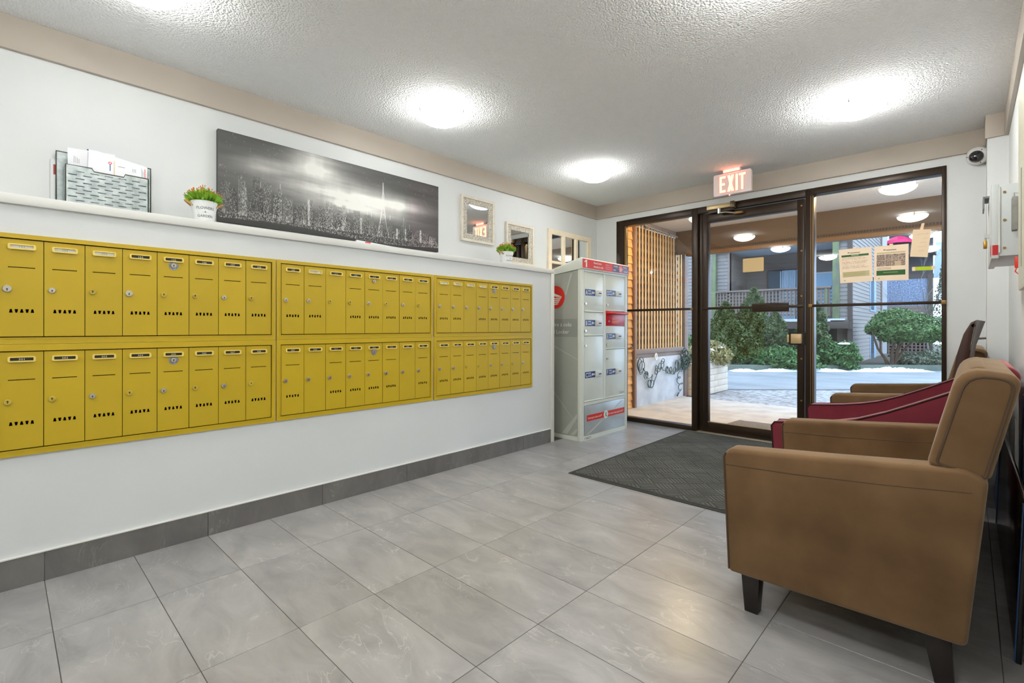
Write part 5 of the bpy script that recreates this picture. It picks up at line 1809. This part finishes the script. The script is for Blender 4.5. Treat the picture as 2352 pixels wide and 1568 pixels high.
obj('door_pane', MB().box(-1.24, -0.98, HY + 1.60, HY + 1.63, 1.16, 2.98), WINL, dr)
cu_ = MB()
for i in range(9):
    x = -1.70 + i * 0.052
    cu_.cyl((x, HY + 1.585, 1.18), (x + 0.008 * math.sin(i), HY + 1.585, 2.96), 0.022, 8)
obj('curtain', cu_, CURT, dr)
wn = obj('window_frame', MB().box(-0.72, -0.12, HY + 1.63, HY + 1.70, 1.75, 2.85), PALET, hs_)
obj('window_pane', MB().box(-0.68, -0.16, HY + 1.60, HY + 1.64, 1.80, 2.80), WINL, wn)
obj('balcony_soffit', MB().box(-3.36, 0.40, HY - 0.1, HY + 1.8, 3.56, 3.66), SOFB, hs_)
obj('upper_siding', siding_y(-7.0, 0.49, HY - 0.02, 3.66, 6.2), SIDE, hs_, kind='stuff')
obj('deck', MB().box(-3.30, 0.35, HY - 0.12, HY + 1.7, 1.26, 1.34), PALET, hs_)
obj('deck_beam', MB().box(-3.30, 0.50, HY - 0.10, HY + 0.05, 1.05, 1.26), DTRIM, hs_)
obj('under_deck', MB().box(-3.30, 0.40, HY + 1.0, HY + 1.1, 0.0, 1.10), mat('under_deck_dark', S(52, 44, 40), 0.9), hs_)  # dark sheet, shade of the recess put into its colour
for x in (-2.4, -1.5, -0.6, -0.20):
    obj('deck_post', MB().box(x, x + 0.10, HY - 0.05, HY + 0.05, 0.0, 1.06), DTRIM, hs_)
obj('handrail', MB().box(-3.22, 0.02, HY - 0.06, HY + 0.04, 2.225, 2.275), GREYW, hs_)
lat = MB()
for i in range(33):
    x = -3.20 + i * 0.098
    lat.box(x, x + 0.045, HY - 0.02, HY - 0.005, 1.42, 2.225)
for i in range(8):
    z = 1.44 + i * 0.105
    lat.box(-3.22, 0.02, HY + 0.0, HY + 0.015, z, z + 0.045)
obj('balcony_lattice', lat, mat('lattice_grey', S(116, 103, 94), 0.8), hs_, kind='stuff')
obj('lattice_post', MB().box(-0.13, -0.07, HY - 0.04, HY + 0.03, 1.0, 2.25), POSTG, hs_)
obj('mossy_post', MB().box(0.05, 0.21, HY - 0.08, HY + 0.06, 1.28, 3.56), POSTG, hs_, bev=0.01)
obj('post_cap', MB().box(0.0, 0.44, HY - 0.12, HY + 0.06, 1.06, 1.30), DTRIM, hs_, bev=0.01)
obj('siding', siding_y(0.21, 0.40, HY + 0.02, 1.3, 3.6), SIDE, hs_, kind='stuff')
obj('lower_boards', siding_y(0.10, 0.46, HY + 0.30, 0.0, 1.06, 0.30), SIDED, hs_)
obj('corner_board', MB().box(0.40, 0.51, HY - 0.03, HY + 0.10, 0.0, 6.2), DTRIM, hs_, bev=0.005)
obj('side_siding', siding_x(HY + 0.1, 22.3, 0.49, -0.05, 6.2), SIDE, hs_, kind='stuff')
for y0, y1, z0, z1 in ((19.6, 20.9, 1.62, 2.85), (19.6, 20.9, -0.02, 0.90)):
    wf = obj('window_frame', MB().box(0.46, 0.525, y0, y1, z0, z1), mat('blue_window_trim', S(136, 164, 186), 0.5), hs_, bev=0.005)
    obj('window_pane', MB().box(0.50, 0.530, y0 + 0.08, (y0 + y1) / 2 + .1, z0 + 0.06, z1 - 0.06), WIND, wf)
obj('side_corner', MB().box(0.40, 0.53, 22.3, 22.5, -0.05, 6.2), GREYW, hs_)

# second house behind
h2 = thing('far_house', 'dark-trimmed house with a frosted blue balcony screen behind the domed shrub', 'building', (1.2, 25, 0))
obj('pale_column', MB().box(0.30, 0.52, 23.9, 24.1, 0, 6.5), PALET, h2)
obj('back_wall', MB().box(0.52, 1.86, 24.6, 24.8, 0, 6.5), mat('far_wall_dark', S(74, 72, 78), 0.9), h2)
obj('frosted_screen', MB().box(0.52, 1.73, 24.0, 24.03, 1.93, 2.96), BLUES, h2)
obj('screen_beam', MB().box(0.50, 1.90, 23.98, 24.12, 2.96, 3.12), DTRIM, h2)
obj('siding', siding_y(0.52, 1.73, 24.0, 0.80, 1.93, 0.13), SIDED, h2, kind='stuff')
lt2 = MB()
for i in range(10):
    x = 0.55 + i * 0.118
    lt2.box(x, x + 0.05, 23.97, 23.985, 0.0, 0.80)
for i in range(7):
    lt2.box(0.52, 1.73, 23.99, 24.005, 0.02 + i * 0.118, 0.07 + i * 0.118)
obj('lower_lattice', lt2, GREYW, h2, kind='stuff')
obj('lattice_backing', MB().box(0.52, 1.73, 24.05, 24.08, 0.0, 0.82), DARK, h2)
obj('corner_post', MB().box(1.73, 1.87, 23.95, 24.1, 0, 3.1), DTRIM, h2)
obj('upper_deck', MB().box(0.52, 1.95, 23.9, 25, 3.9, 4.05), DTRIM, h2)
obj('roof', MB().add([(0.3, 23.5, 6.2), (2.6, 23.5, 5.2), (2.6, 28, 5.2), (0.3, 28, 6.2)], [(0, 1, 2, 3)]), GREYC, h2)
um = thing('patio_umbrella', 'bright pink patio umbrella on the upper deck of the far house', 'umbrella', (0.84, 24.35, 4.05))
obj('canopy', MB().lathe([(0.50, 0.34), (0.42, 0.46), (0.26, 0.58), (0.10, 0.64), (0.002, 0.65)], (0.84, 24.35, 4.05), 8), PINK, um)
obj('pole', MB().cyl((0.84, 24.35, 4.05), (0.84, 24.35, 4.68), 0.02, 8), DTRIM, um)
h3 = thing('distant_house', 'distant pale house with blue-grey roof beyond the bare branches', 'building', (2.8, 30, 0))
obj('siding', siding_y(2.0, 4.6, 29.0, 0.0, 3.4, 0.16), SIDE, h3, kind='stuff')
obj('roof', MB().add([(1.7, 28.6, 3.3), (5.0, 28.6, 3.3), (5.0, 31, 5.2), (1.7, 31, 5.2)], [(0, 1, 2, 3)]), mat('blue_grey_roof', S(118, 134, 156), 0.7), h3)
wf = obj('window_frame', MB().box(2.2, 3.0, 28.95, 29.0, 1.2, 2.4), PALET, h3)
obj('window_pane', MB().box(2.26, 2.94, 28.93, 28.96, 1.26, 2.34), WINL, wf)

# bare tree
bt = thing('bare_tree', 'leafless tree with thin pale branches beyond the domed shrub', 'tree', (2.0, 19.2, 0.05))
tw = MB()
rr = random.Random(9)


def branch(p, d, L, r, lev):
    pts = [p]; dd = d.copy()
    for i in range(4):
        dd = (dd + Vector((rr.uniform(-.25, .25), rr.uniform(-.25, .25), rr.uniform(-.10, .22)))).normalized()
        pts.append(pts[-1] + dd * L / 4)
    tw.tube(pts, [r * (1 - 0.6 * i / 4) for i in range(5)], 5)
    if lev < 4:
        for k in range(4 if lev else 5):
            q = pts[rr.randint(1, 4)]
            nd = (dd + Vector((rr.uniform(-1, 1), rr.uniform(-.6, .6), rr.uniform(-.35, .6)))).normalized()
            branch(q, nd, L * rr.uniform(.5, .72), r * 0.5, lev + 1)


branch(Vector((2.0, 19.2, 0.05)), Vector((-0.05, 0, 1)), 2.6, 0.032, 0)
obj('branches', tw, BARKP, bt)
conifer('narrow dark conifer beside the corner post of the far house', 2.28, 21.6, 3.3, 0.42, 2600, 62)
conifer('tall dark background tree beyond the far house', 3.1, 26.5, 6.5, 1.0, 4200, 61)
